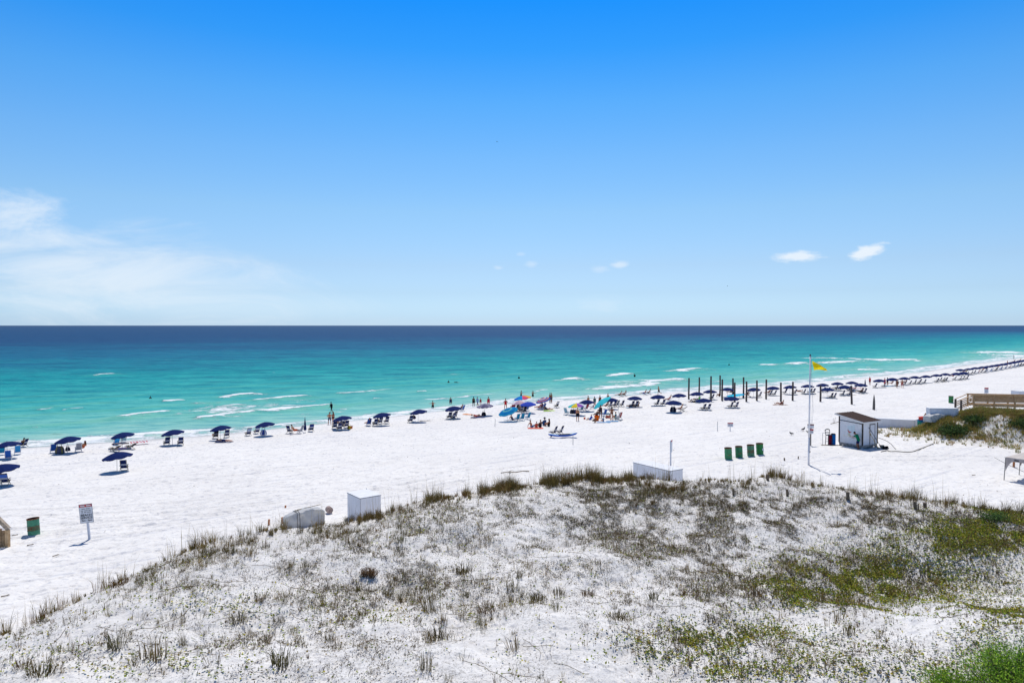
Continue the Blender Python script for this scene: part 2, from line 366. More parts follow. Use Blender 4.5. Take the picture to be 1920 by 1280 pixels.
def build_water():
    inv = np.concatenate([np.linspace(1 / 62, 1 / 900, 760)[:-1], np.geomspace(1 / 900, 1 / 9000, 60)[:-1], np.geomspace(1 / 9000, 1 / 120000, 10)])
    Ds = 1 / inv; us = np.linspace(-1.25, 1.25, 860)
    X, Y, F = fan('water', Ds, us)
    off = offshore(X, Y)
    cell = (off[F].max(1) > -9)
    F = F[cell]
    near = off < 420
    foam = np.zeros(len(X)); crest = np.zeros(len(X))
    for x0, y0, x1, y1, w, st in BREAK:
        w *= 1.45
        a = P(x0, y0, flat=.1); b = P(x1, y1, flat=.1)
        sel = np.where(near & (X > min(a.x, b.x) - 12) & (X < max(a.x, b.x) + 12) & (Y > min(a.y, b.y) - 14) & (Y < max(a.y, b.y) + 14))[0]
        if not len(sel): continue
        dx, dy = b.x - a.x, b.y - a.y; l2 = dx * dx + dy * dy
        wob = (fbm(X[sel] / 2.4, Y[sel] / 2.4, 90, 3) - .5) * 3.0 * w
        xs, ys = X[sel], Y[sel] + wob
        t = np.clip(((xs - a.x) * dx + (ys - a.y) * dy) / l2, 0, 1)
        d = np.hypot((xs - a.x - dx * t), (ys - a.y - dy * t))
        fade = .35 + .65 * sstep(0, .18, t) * (1 - sstep(.86, 1, t)) if st < .9 else .75 + .25 * sstep(0, .3, t)
        f = np.exp(-(d / (w * 1.0)) ** 2) * st * fade; f = np.maximum(f, np.exp(-(np.hypot(d, 0) / (w * 2.8)) ** 2) * .42 * st * fade * (Y[sel] > a.y - 3))
        foam[sel] = np.maximum(foam[sel], f * 1.05)
        crest[sel] = np.maximum(crest[sel], np.exp(-(d / (w * 1.8)) ** 2) * st * fade)
    for px, py, rx, ry, st in BLOBS:
        c = P(px, py, flat=0); e = P(px + rx, py, flat=0); g = P(px, py - ry, flat=0)
        d = ((X - c.x - (Y - c.y) * c.x / c.y) / (e.x - c.x)) ** 2 + ((Y - c.y) / (g.y - c.y)) ** 2
        foam = np.maximum(foam, st * np.exp(-d))
    lob = fbm(X / 9, Y / 9, 95, 3)
    sw = 5.5 + 6.5 * lob + 3. * sstep(40, 150, X)
    foam = np.maximum(foam, (1 - sstep(.35, 1.0, off / sw)) * (.42 + .42 * fbm(X / 3, Y / 3, 97, 3))); foam = np.maximum(foam, np.exp(-((off - .5 * sw + .4) / .9) ** 2) * .85)
    line2 = np.exp(-((off - sw * 1.5 - 2) / .8) ** 2) * .62 * sstep(.5, .7, fbm(X / 7, Y / 7, 99, 2))
    foam = np.maximum(foam, line2)
    al = X * .788 + Y * .616
    sh = 1 - sstep(60, 240, off)
    ph = off / 13.0 * 2 * np.pi / 1 + 5 * fbm(X / 30, Y / 30, 51, 2) * 2
    Z = .10 * sh * np.sin(ph) * sstep(0, 10, off) * (.3 + fbm(X / 14, Y / 14, 52, 2)) + .42 * crest + .02
    Z = Z + sstep(2, 25, off) * (1 - sstep(250, 600, off)) * (fbm(al / 3.0, off / 1.1, 54, 3) - .5) * .20
    Z[off < 3] = np.minimum(Z[off < 3], .05)
    me = npmesh('water', np.stack([X, Y, Z], 1), F, smooth=True, attrs={'off': np.log10(np.maximum(off, 1)) / 5, 'foam': foam, 'green': np.maximum(crest * .8, .75 * sstep(.45, 1., np.sin(ph)) * sstep(6, 14, off) * (1 - sstep(45, 90, off)) * sstep(.35, .6, fbm(X / 16, Y / 16, 58, 2)))})
    m = bpy.data.materials.new('sea_water'); N, L, mt, ns, mr, mix, at, ramp = nodes(m)
    b = N['Principled BSDF']
    rot = R(12)
    n_big = ns(.012, 3, .5, stretch=(2.2, .8, 1), rot=rot); n_mid = ns(.10, 5, .62, stretch=(3.2, .8, 1), rot=R(22)); n_sm = ns(.55, 4, .6, stretch=(2.6, .8, 1), rot=R(14)); n_far = ns(.05, 6, .7, stretch=(6, 1, 1), rot=R(0))
    x = mt('ADD', at('off'), mt('MULTIPLY', mt('SUBTRACT', n_big, .5), .10)); x = mt('ADD', x, mt('MULTIPLY', mt('SUBTRACT', n_mid, .5), .06))
    c = ramp(x, SEARAMP)
    c = mix(mr(n_mid, .35, .68), c, mix(1., c, (.62, .88, .93), 'MULTIPLY'))
    c = mix(mr(n_sm, .40, .66), mix(1., c, (1.06, 1.03, 1.02), 'MULTIPLY'), mix(1., c, (.50, .76, .86), 'MULTIPLY'))
    c = mix(mt('MULTIPLY', mr(n_far, .4, .65), .5), c, mix(1., c, (.6, .78, .86), 'MULTIPLY'))
    wv = ns(.16, 5, .7, stretch=(2.6, 1, 1), rot=R(6)); far = mr(at('off'), _o(25), _o(90))
    c = mix(mt('MULTIPLY', mr(wv, .42, .62), far), c, mix(1., c, (.42, .70, .80), 'MULTIPLY'))
    c = mix(mt('MULTIPLY', mr(ns(.07, 4, .7, stretch=(5, 1, 1), rot=R(3)), .52, .66), far), c, mix(1., c, (1.5, 1.18, 1.1), 'MULTIPLY'))
    c = mix(mt('MULTIPLY', at('green'), .6), c, (.11, .44, .31))
    lace = ns(.42, 7, .72, stretch=(1.8, .8, 1), rot=R(20), dist=.7)
    fine = ns(2.2, 4, .7)
    fo = mt('ADD', at('foam'), mt('ADD', mt('MULTIPLY', mt('SUBTRACT', lace, .5), 2.2), mt('MULTIPLY', mt('SUBTRACT', fine, .5), .7)))
    fm = mt('MULTIPLY', mr(fo, .42, .72), mr(at('foam'), .06, .2))
    # scattered whitecap flecks
    fl = mt('MULTIPLY', mr(ns(.9, 3, .6, stretch=(3, 1, 1), rot=R(8)), .735, .76), mr(ns(.06, 2, .5), .5, .62))
    fm = mt('MAXIMUM', fm, mt('MULTIPLY', fl, .75))
    L.new(mix(fm, c, (.86, .88, .88)), b.inputs['Base Color'])
    b.inputs['Roughness'].default_value = .9; b.inputs['Specular IOR Level'].default_value = 0
    bp = N.new('ShaderNodeBump'); bp.inputs['Strength'].default_value = .9; bp.inputs['Distance'].default_value = .5
    hh = mt('ADD', mt('MULTIPLY', n_sm, .5), mt('MULTIPLY', ns(1.6, 4, .6, stretch=(1.6, .7, 1), rot=R(18)), .5))
    L.new(mt('ADD', hh, mt('MULTIPLY', fm, .3)), bp.inputs['Height']); L.new(bp.outputs[0], b.inputs['Normal'])
    gl = N.new('ShaderNodeBsdfGlossy'); gl.inputs['Roughness'].default_value = .28; L.new(bp.outputs[0], gl.inputs['Normal'])
    lw = N.new('ShaderNodeLayerWeight'); lw.inputs[0].default_value = .35; L.new(bp.outputs[0], lw.inputs['Normal'])
    ms = N.new('ShaderNodeMixShader'); L.new(mt('MULTIPLY', mt('MULTIPLY', mt('POWER', lw.outputs['Facing'], 2.5), .15), mt('SUBTRACT', 1., fm)), ms.inputs[0])
    L.new(b.outputs[0], ms.inputs[1]); L.new(gl.outputs[0], ms.inputs[2]); L.new(ms.outputs[0], N['Material Output'].inputs[0])
    o = link('sea_water', me, m); o['kind'] = 'structure'
def _o(m): return math.log10(max(m, 1)) / 5
SEARAMP = [(_o(1.5), (.56, .72, .62)), (_o(7), (.38, .63, .53)), (_o(20), (.23, .58, .485)), (_o(50), (.065, .48, .43)), (_o(110), (.012, .36, .36)),
           (_o(260), (.010, .19, .29)), (_o(620), (.012, .085, .20)), (_o(30000), (.010, .060, .150))]
build_water()
# ------------------------------------------------------------------ dune plants
def lc(*rgb): return np.array(lin(rgb)) * np.array([1.85, 1.60, 1.18])
M_LEAF = leafmat('creeper_leaves', .25); M_BLADE = leafmat('dune_grass_blades', .2); M_LIT = leafmat('dry_litter', .05)
def leaves(name, pts, length, width, cols, m, tilt=.5, lift=.02, parent=None):
    n = len(pts); a = rng.uniform(0, 2 * np.pi, n); t = rng.normal(0, tilt, n); r = rng.normal(0, tilt, n)
    l = length * rng.uniform(.6, 1.4, n); w = width * rng.uniform(.6, 1.4, n)
    A = np.stack([np.cos(a) * np.cos(t), np.sin(a) * np.cos(t), np.sin(t)], 1); B0 = np.stack([-np.sin(a), np.cos(a), np.zeros(n)], 1)
    U = np.cross(A, B0); B = B0 * np.cos(r)[:, None] + U * np.sin(r)[:, None]
    c = pts + np.array([0, 0, 1]) * (lift + np.abs(np.sin(t)) * l * .5)[:, None]
    V = np.stack([c - A * l[:, None] / 2, c + B * w[:, None] / 2 - A * l[:, None] * .05, c + A * l[:, None] / 2, c - B * w[:, None] / 2 - A * l[:, None] * .05], 1).reshape(-1, 3)
    me = npmesh(name, V, np.arange(4 * n).reshape(n, 4), col=np.repeat(cols, 4, 0))
    return link(name, me, m, parent)
def blades(roots, h, lean, w, cols, az=None):
    """roots Nx3, heights N -> verts, quads, tris, colours (darker at the root)"""
    n = len(roots); a = rng.uniform(0, 2 * np.pi, n) if az is None else az
    d = np.stack([np.cos(a), np.sin(a), np.zeros(n)], 1); b = rng.uniform(0, 2 * np.pi, n); s = np.stack([np.cos(b), np.sin(b), np.zeros(n)], 1) * (w / 2)[:, None]
    up = np.array([0, 0, 1.])
    mid = roots + up * (h * .6)[:, None] + d * (lean * h * .28)[:, None]
    tip = roots + up * (h * np.sqrt(np.clip(1 - lean ** 2 * .55, .2, 1)))[:, None] + d * (lean * h * .9)[:, None]
    r0 = roots - up * .03
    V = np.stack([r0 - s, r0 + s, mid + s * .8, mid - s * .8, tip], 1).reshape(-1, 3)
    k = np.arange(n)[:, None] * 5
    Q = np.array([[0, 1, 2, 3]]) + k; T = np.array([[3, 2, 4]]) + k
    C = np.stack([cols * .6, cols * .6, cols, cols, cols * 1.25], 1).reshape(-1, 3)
    return V, Q, T, C
GCOLS = np.stack([lc(104, 98, 66), lc(120, 112, 76), lc(92, 92, 58), lc(136, 122, 88), lc(84, 78, 56), lc(112, 92, 66)])
def tufts(name, P3, H, nb, m, cols=GCOLS, spread=.09, lean=.55, w=.012, parent=None):
    n = len(P3); k = rng.poisson(nb, n).clip(4, 200); idx = np.repeat(np.arange(n), k); N_ = len(idx)
    a = rng.uniform(0, 2 * np.pi, N_); rr = spread * np.sqrt(rng.uniform(0, 1, N_)) * (H[idx] / .4)
    roots = P3[idx] + np.stack([np.cos(a) * rr, np.sin(a) * rr, np.zeros(N_)], 1)
    roots[:, 2] = np.minimum(P3[idx, 2], roots[:, 2])
    tc_ = cols[rng.integers(0, len(cols), n)][idx] * rng.uniform(.7, 1.25, (N_, 1)) * rng.uniform(.8, 1.1, (n, 1))[idx]
    le = np.abs(rng.normal(0, lean, N_)).clip(0, 1.1)
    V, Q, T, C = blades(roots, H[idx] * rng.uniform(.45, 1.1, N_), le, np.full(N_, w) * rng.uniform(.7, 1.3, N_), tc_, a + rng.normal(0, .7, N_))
    return link(name, npmesh(name, V, Q, T, C), m, parent)

def dpx(blobs, px, py):
    s = np.zeros(len(px))
    for cx, cy, rx, ry, a in blobs: s += a * np.exp(-((px - cx) / rx) ** 2 - ((py - cy) / ry) ** 2)
    return s
n = 2300000
X = rng.uniform(-42, 50, n); Y = 13 + 33 * np.sqrt(rng.uniform(0, 1, n))
cy = np.interp(X, CRX, CRY); keep = (Y < cy + 1.6) & (np.abs(X) < Y * .95 + 3); X, Y = X[keep], Y[keep]
Z = height(X, Y); PX, PY = to_px(X, Y, Z)
inside = sstep(-1.2, 1.5, np.interp(X, CRX, CRY) - Y)
LIT = [(380, 1225, 250, 45, .5), (1100, 985, 190, 45, .7), (1330, 955, 150, 40, .8), (1480, 1000, 200, 60, .6), (1250, 1130, 120, 60, .5), (1560, 990, 160, 60, .6), (620, 1080, 180, 60, .3), (560, 1190, 200, 60, .4),
       (1190, 930, 130, 30, .5), (1680, 960, 160, 30, .5), (800, 1080, 150, 50, .3), (1400, 1100, 120, 60, .5), (1350, 1160, 160, 50, .5), (1000, 950, 200, 40, .2), (700, 1050, 120, 60, .3), (820, 1180, 160, 60, .3), (1500, 1240, 220, 40, .3), (1260, 1010, 150, 60, .4),
       (980, 1190, 130, 40, -.6), (1130, 1240, 120, 35, -.7), (860, 1245, 90, 40, -.3), (1700, 1130, 230, 35, -.5), (1440, 1225, 90, 20, -.3), (280, 1140, 160, 40, -.5), (1100, 1030, 90, 15, -.5), (1390, 1165, 70, 20, -.3), (870, 985, 120, 20, -.2), (100, 1200, 120, 40, -.2), (1560, 1150, 120, 14, -.5)]
GRN = [(1650, 1080, 150, 38, 1.0), (1560, 1105, 130, 30, .8), (1790, 1015, 110, 30, .9), (1900, 985, 110, 35, .9), (1360, 1195, 150, 26, .9), (1280, 1215, 90, 22, .7), (1700, 1262, 170, 22, .8), (1450, 1250, 120, 20, .3), (1880, 1150, 60, 20, .5), (1400, 1265, 120, 20, .5), (1330, 1245, 60, 30, .4),
       (250, 1240, 170, 25, .4), (470, 1262, 90, 14, .4), (560, 1150, 200, 30, .12), (1870, 1200, 90, 40, .5), (1590, 1235, 120, 25, .35), (380, 1130, 90, 20, .12), (1500, 1130, 90, 16, .5), (1820, 1105, 120, 30, .15)]
cl1 = fbm(X / 1.5, Y / 1.5, 201, 4); cl2 = fbm(X / .35, Y / .35, 205, 3)
dl = .34 + dpx(LIT, PX, PY); dg = dpx(GRN, PX, PY)
clump = sstep(.42, .64, cl1 * .55 + cl2 * .45)
u0 = rng.uniform(0, 1, len(X))
pl = np.clip(dl, .05, 1.2) * (.10 + 1.2 * clump) * inside * (1 - .35 * np.clip(dg, 0, 1))
sel = u0 < pl * .78
pts = np.stack([X, Y, Z], 1)
lcol = np.stack([lc(96, 92, 84), lc(78, 74, 66), lc(110, 102, 86), lc(98, 100, 74), lc(66, 62, 58), lc(104, 92, 74)])
sp_ = pts[sel]; nn = len(sp_)
o = leaves('dune_ground_litter', sp_, .065, .024, lcol[rng.integers(0, 6, nn)] * rng.uniform(.6, 1.2, (nn, 1)), M_LIT, tilt=.6, lift=.012)
tag(o, 'grey brown dry leaves and low runners scattered over the dune sand', 'ground litter', kind='stuff')
sel = (rng.uniform(0, 1, len(X)) < pl * .12)
sp_ = pts[sel]; nn = len(sp_)
o = leaves('dune_twigs', sp_, .26, .010, lcol[rng.integers(0, 6, nn)] * rng.uniform(.5, 1.1, (nn, 1)), M_LIT, tilt=.35, lift=.03)
tag(o, 'thin dry twigs and runners lying across the dune sand', 'twigs', kind='stuff')
gc = sstep(.40, .56, fbm(X / .9, Y / .9, 221, 4))
pg = (np.clip(dg, 0, 1.1) * (.18 + 1.2 * gc) + .012 + .05 * sstep(.6, .75, cl1)) * inside
sel = rng.uniform(0, 1, len(X)) < pg * .62
gcol = np.stack([lc(112, 132, 40), lc(92, 112, 36), lc(136, 148, 52), lc(76, 94, 36), lc(158, 156, 64), lc(124, 112, 58), lc(100, 128, 40)]) * 1.15
sp_ = pts[sel]; nn = len(sp_)
o = leaves('dune_creeper', sp_, .085, .06, gcol[rng.integers(0, 7, nn)] * rng.uniform(.55, 1.15, (nn, 1)), M_LEAF, tilt=.45, lift=.04)
tag(o, 'bright green creeping leaves in patches in the dune hollows', 'ground cover', kind='stuff')
sel = rng.uniform(0, 1, len(X)) < np.clip(dg, 0, 1) * inside * .3
sp_ = pts[sel]; nn = len(sp_)
o = leaves('dune_undergrowth', sp_, .14, .03, lcol[rng.integers(0, 6, nn)] * rng.uniform(.4, .8, (nn, 1)), M_LIT, tilt=.5, lift=.015)
tag(o, 'brown undergrowth below the green creepers in the dune hollow', 'undergrowth', kind='stuff')

# loose tufts: thinly over the dune, thickly along its seaward crest
TUF = [(1650, 1080, 220, 50, .5), (1400, 1130, 200, 60, .35), (500, 1050, 220, 60, .45), (600, 1000, 200, 40, .6), (760, 1130, 200, 60, .4), (450, 1180, 250, 50, .35), (1300, 1190, 200, 40, .35), (1850, 1010, 130, 40, .5),
       (1450, 930, 300, 30, .3), (1700, 950, 250, 30, .3), (1500, 1240, 300, 40, .3), (1100, 950, 300, 30, .1), (250, 1200, 200, 50, .15)]
tp = (.035 + dpx(TUF, PX, PY) * .26) * (.2 + 1.5 * sstep(.45, .65, cl1)) * inside
sel = rng.uniform(0, 1, len(X)) < tp * .075
sp_ = pts[sel]; nn = len(sp_)
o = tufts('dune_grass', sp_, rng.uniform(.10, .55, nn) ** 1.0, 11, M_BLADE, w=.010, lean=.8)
tag(o, 'short tufts of olive brown grass dotted over the dune', 'dune grass', kind='stuff')
nn = 13000
cx_ = rng.uniform(-34, 34, nn); cyy = np.interp(cx_, CRX, CRY) + (fbm(cx_ / 3.2, cx_ * 0 + 2.2, 8, 3) - .5) * 2.2 + rng.normal(.1, .6, nn)
cz_ = height(cx_, cyy); cpx, cpy = to_px(cx_, cyy, cz_)
cp = np.clip(.22 + 1.1 * np.exp(-((cpx - 1010) / 210) ** 4) + .25 * np.exp(-((cpx - 1430) / 170) ** 2) + .3 * np.exp(-((cpx - 440) / 150) ** 2) - .35 * np.exp(-((cpx - 690) / 40) ** 2) - .5 * np.exp(-((cpx - 570) / 45) ** 2), 0, 1) * (.25 + .95 * sstep(.42, .6, fbm(cx_ / 1.3, cyy / 3, 231, 3)))
sel = (rng.uniform(0, 1, nn) < cp * .36)
sp_ = np.stack([cx_, cyy, cz_], 1)[sel]; nn2 = len(sp_)
hh_ = rng.uniform(.2, .8, nn2) * (.45 + 1.1 * sstep(.3, .7, vnoise(cx_[sel] / .55, cyy[sel] / .9, 239))) * (.8 + .2 * np.exp(-((cpx[sel] - 1080) / 190) ** 2))
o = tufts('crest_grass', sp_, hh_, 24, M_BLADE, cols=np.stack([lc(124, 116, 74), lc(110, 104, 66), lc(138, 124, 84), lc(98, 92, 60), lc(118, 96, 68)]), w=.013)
tag(o, 'band of taller olive grass along the seaward crest of the dune', 'dune grass', kind='stuff')
nn = 150; cx_ = rng.uniform(-24, 34, nn); cyy = np.interp(cx_, CRX, CRY) + rng.normal(.2, .5, nn)
sp_ = np.stack([cx_, cyy, height(cx_, cyy)], 1)
o = tufts('sea_oat_stalks', sp_, rng.uniform(.8, 1.7, nn), 4, M_BLADE, cols=np.stack([lc(150, 138, 100), lc(130, 120, 88)]), w=.012, lean=.16)
tag(o, 'thin tall sea oat stalks standing above the dune crest', 'sea oats', kind='stuff')
# the big single clumps
CL = [(123,1127),(80,1160),(33,1190),(227,1090),(260,1087),(280,1080),(330,1052),(390,1035),(433,1030),(467,1036),(500,1020),(107,1213),(43,1243),(77,1257),(220,1207),(383,1177),(343,1203),(253,1237),(287,1227),
 (523,1160),(550,1180),(487,1120),(447,1160),(530,1240),(400,1237),(573,1057),(547,1015),(597,990),(617,1193),(700,1160),(680,1147),(727,1110),(757,1120),(780,1120),(807,1140),(783,1160),(830,1160),(820,1190),(903,1167),
 (913,1140),(870,1067),(870,1113),(903,1087),(973,1077),(963,1100),(957,1123),(1010,1120),(1040,1137),(1103,1110),(1157,1153),(1223,1117),(873,1227),(800,1250),(840,1270),(963,1210),(1047,1107),(750,1010),(1415,1112),(1483,1103),(1590,1090),(1703,1062),(1593,1182),(1573,1157),(1387,1037),(1370,1077),(1403,1067)]
protos = []
for k in range(9):
    t = tufts('grass_clump', np.array([[0, 0, 0.]]), np.array([(.62, .40, .55, .34, .7, .48, .58, .3, .5)[k]]), (50, 74, 32, 88, 40, 60, 26, 64, 44)[k], M_BLADE, cols=GCOLS * .82 * (1, .85, 1.15, .8, 1, 1.2, .9, .75, 1)[k], spread=(.14, .24, .12, .3, .1, .2, .22, .26, .16)[k], lean=(.4, .75, .5, .9, .35, .6, .7, .8, .55)[k], w=.014)
    protos.append(t)
for i, (px, py) in enumerate(CL):
    o = protos[i] if i < 9 else protos[(i * 7) % 9].copy()
    if i >= 9: COL.objects.link(o)
    p = P(px, py + 6); o.location = p; o.rotation_euler = (0, 0, random.uniform(0, 6.28)); s_ = random.uniform(.6, 1.35); o.scale = (s_ * random.uniform(.8, 1.5), s_, s_ * random.uniform(.75, 1.15)); o.rotation_euler.x = random.uniform(-.2, .2)
    tag(o, 'upright clump of olive brown grass standing on the white dune sand', 'grass clump', 'grass clumps on the near dune')
# one dark brown round bush, the bright green shrub at the near right, shrubs on the far mound
def shrub(name, label, px, py, rx, ry, rz, nstem, nleaf, cols, ll, lw, group=None, z=0.):
    base = P(px, py); r = empty(name, label, 'shrub', base, 0, group)
    st = MB(); tips = []
    for k in range(nstem):
        a = random.uniform(0, 6.28); q = math.sqrt(random.random()); p = Vector((math.cos(a) * q * rx * .5, math.sin(a) * q * ry * .5, -.05))
        lh = math.sqrt(max(.1, 1 - q * q * .8))
        t = Vector((math.cos(a) * q * rx, math.sin(a) * q * ry, rz * lh * random.uniform(.75, 1.1)))
        st.tube(p, t, .012, .004, 4); tips.append((p, t))
    st.build('stem', mat('bush_stem', (.13, .10, .07)), r)
    pts = []
    for k in range(nleaf):
        p, t = random.choice(tips); f = random.uniform(.25, 1.08); s_ = rx * .10
        pts.append(p.lerp(t, f) + Vector((random.gauss(0, s_), random.gauss(0, s_), random.gauss(0, s_))))
    pts = np.array([tuple(v) for v in pts]); c = cols[rng.integers(0, len(cols), nleaf)] * rng.uniform(.6, 1.25, (nleaf, 1))
    leaves('foliage', pts, ll, lw, c, M_LEAF, tilt=.9, lift=0, parent=r)
    return r
bg_ = np.stack([lc(100, 146, 46), lc(80, 124, 40), lc(126, 168, 58), lc(52, 88, 30), lc(148, 180, 74)])
shrub('shrub', 'bright green leafy shrub at the foot of the dune, nearest the balcony', 1900, 1292, 1.45, .9, 1.15, 190, 13000, bg_ * 1.25, .075, .022)
shrub('shrub', 'lower bright green shrub leaning out beside the tallest one', 1782, 1292, .85, .6, .42, 90, 4200, bg_ * 1.1, .07, .02)
shrub('shrub', 'round dark brown bush alone on the white dune sand', 692, 1080, .42, .3, .36, 60, 1300, np.stack([lc(116, 92, 70), lc(98, 80, 60)]), .06, .02)
dg_ = np.stack([lc(58, 84, 48), lc(48, 72, 44), lc(72, 96, 54), lc(40, 60, 38)])
shrub('shrub', 'dark green shrub on the left shoulder of the grassy mound', 1788, 812, 1.7, 1.1, .55, 120, 3000, dg_ * 1.2, .2, .08)
shrub('shrub', 'dark green shrub higher up on the grassy mound below the boardwalk', 1828, 790, 1.2, .9, .4, 90, 1800, dg_ * 1.3, .18, .07)
shrub('shrub', 'dark green shrub at the right edge of the grassy mound', 1916, 798, 1.4, 1.0, .5, 90, 2200, dg_ * 1.3, .18, .07)
shrub('shrub', 'grey green shrub in the dip of the near dune at the right edge', 1868, 975, .8, .6, .32, 70, 1500, dg_ * 2.0, .09, .03)
# grass of the mound
n = 60000
X = rng.uniform(36, 66, n); Y = rng.uniform(60, 80, n); mx = (X - 51) / 10.5; my = (Y - 70.5) / 7.5
rr = np.sqrt(mx * mx + my * my) + (fbm(X / 5, Y / 5, 41, 3) - .5) * .45
Z = height(X, Y); PX, PY = to_px(X, Y, Z)
dens = (1 - sstep(.66, .95, rr)) * (.3 + .9 * sstep(.36, .5, fbm(X / 2.4, Y / 2.4, 243, 3))) + .07 * (1 - sstep(.9, 1.35, rr))
dens = dens * 1.2; dens *= 1 - .8 * np.exp(-((PX - 1850) / 16) ** 2 - ((PY - 806) / 6) ** 2) - .7 * np.exp(-((PX - 1885) / 25) ** 2 - ((PY - 784) / 5) ** 2)
sel = rng.uniform(0, 1, n) < dens * .5
sp_ = np.stack([X, Y, Z], 1)[sel]; nn = len(sp_)
o = tufts('mound_grass', sp_, rng.uniform(.2, .5, nn), 11, M_BLADE, cols=np.stack([lc(132, 130, 78), lc(116, 118, 66), lc(148, 138, 92), lc(130, 114, 82), lc(104, 114, 64)]) * 1.25, w=.03, spread=.14, lean=.6)
tag(o, 'dense olive and brown grass covering the sand mound below the boardwalk', 'dune grass', kind='stuff')

# long dry runners snaking over the sand
V_, Q_ = [], []   # only on the dune itself
for k in range(130):
    px = rng.uniform(60, 1900); py = rng.uniform(990, 1275); p0 = P(px, py)
    if p0.y > np.interp(p0.x, CRX, CRY) - 2.5: continue
    a = rng.uniform(0, 6.28) if k % 3 else rng.normal(0, .25); n_ = int(rng.integers(8, 26)); p = np.array([p0.x, p0.y]); pts = []
    for j in range(n_): pts.append(p.copy()); a += rng.normal(0, .16); p = p + .11 * np.array([math.cos(a), math.sin(a)])
    pts = np.array(pts); z = height(pts[:, 0], pts[:, 1]) + .012 + .02 * rng.uniform(0, 1, n_); d = np.gradient(pts, axis=0); d /= np.linalg.norm(d, axis=1)[:, None]; s = np.stack([-d[:, 1], d[:, 0]], 1) * .0045
    b0 = len(V_); 
    for j in range(n_): V_.append((pts[j, 0] - s[j, 0], pts[j, 1] - s[j, 1], z[j])); V_.append((pts[j, 0] + s[j, 0], pts[j, 1] + s[j, 1], z[j] + .012))
    for j in range(n_ - 1): Q_.append((b0 + 2 * j, b0 + 2 * j + 1, b0 + 2 * j + 3, b0 + 2 * j + 2))
V_ = np.array(V_); me = npmesh('dune_runners', V_, np.array(Q_), col=np.tile(lc(92, 84, 72), (len(V_), 1))); o = link('dune_runners', me, M_LIT)
tag(o, 'long thin dry runners snaking over the white dune sand', 'runners', kind='stuff')
# grass grown up against the storage boxes and the tarped pile
gp = []
for x0, y0, x1, y1, k in ((655, 975, 712, 968, 46), (1195, 905, 1262, 918, 26), (1262, 918, 1285, 912, 14), (560, 994, 610, 982, 5), (640, 985, 760, 955, 20)):
    for i in range(k): t = rng.uniform(0, 1); gp.append(tuple(P(x0 + (x1 - x0) * t, y0 + (y1 - y0) * t + rng.normal(2, 3))))
gp = np.array(gp); o = tufts('box_side_grass', gp, rng.uniform(.2, .55, len(gp)), 22, M_BLADE, cols=np.stack([lc(128, 112, 76), lc(108, 98, 64)]), w=.012)
tag(o, 'olive brown grass growing along the foot of the storage boxes and tarped pile', 'dune grass', kind='stuff')
# ------------------------------------------------------------------ people: tapered limbs fused into one skin by a voxel remesh
dgp = lambda: bpy.context.evaluated_depsgraph_get()
def fuse(tubes, balls, vox, smooth=3):
    mb = MB()
    for p, q, r0, r1 in tubes:
        mb.tube(p, q, r0, r1, 10)
        balls = balls + [(p, r0), (q, r1)]
    bm = bmesh.new(); me = bpy.data.meshes.new('tmp'); me.from_pydata(mb.v, [], mb.f); bm.from_mesh(me)
    for b_ in balls:
        c, r = b_[0], b_[1]; sc = b_[2] if len(b_) > 2 else (1, 1, 1)
        bmesh.ops.create_icosphere(bm, subdivisions=2, radius=r, matrix=Matrix.Translation(c) @ Matrix.Diagonal((*sc, 1)))
    bm.to_mesh(me); bm.free()
    o = bpy.data.objects.new('tmp', me); COL.objects.link(o)
    m = o.modifiers.new('r', 'REMESH'); m.mode = 'VOXEL'; m.voxel_size = vox; m.use_smooth_shade = True
    s = o.modifiers.new('s', 'SMOOTH'); s.iterations = smooth; s.factor = .5
    out = bpy.data.meshes.new_from_object(o.evaluated_get(dgp())); bpy.data.objects.remove(o); bpy.data.meshes.remove(me)
    return out
V = Vector
def nv(*a): return Vector(a).normalized()
def pose(hip, T, arms, legs, head=(0, .15, 1), foot=None, hipw=.10):
    """joints of a 1.72 m adult facing +Y: hip centre, torso direction, (upper arm, forearm) x2, (thigh, shin) x2"""
    hip = V(hip); T = nv(*T); side = V((1, 0, 0)); fwd = side.cross(T) * -1
    neck = hip + T * .50; J = dict(hip=hip, T=T, neck=neck, fwd=fwd)
    hd = nv(*head); J['head'] = neck + hd * .20; J['hd'] = hd
    J['arm'] = []; J['leg'] = []
    for k, s in enumerate((-1, 1)):
        sh = neck + side * s * .175 - T * .035
        ua, fa = arms[k]; el = sh + nv(*ua) * .28; wr = el + nv(*fa) * .25
        J['arm'].append((sh, el, wr, nv(*fa)))
        hj = hip + side * s * hipw; th, sn = legs[k]; kn = hj + nv(*th) * .43; an = kn + nv(*sn) * .42
        f = V(foot[k]).normalized() if foot else (V((0, 1, -.15)).normalized())
        J['leg'].append((hj, kn, an, an + V((0, 0, -.03)) + f * .19))
    return J
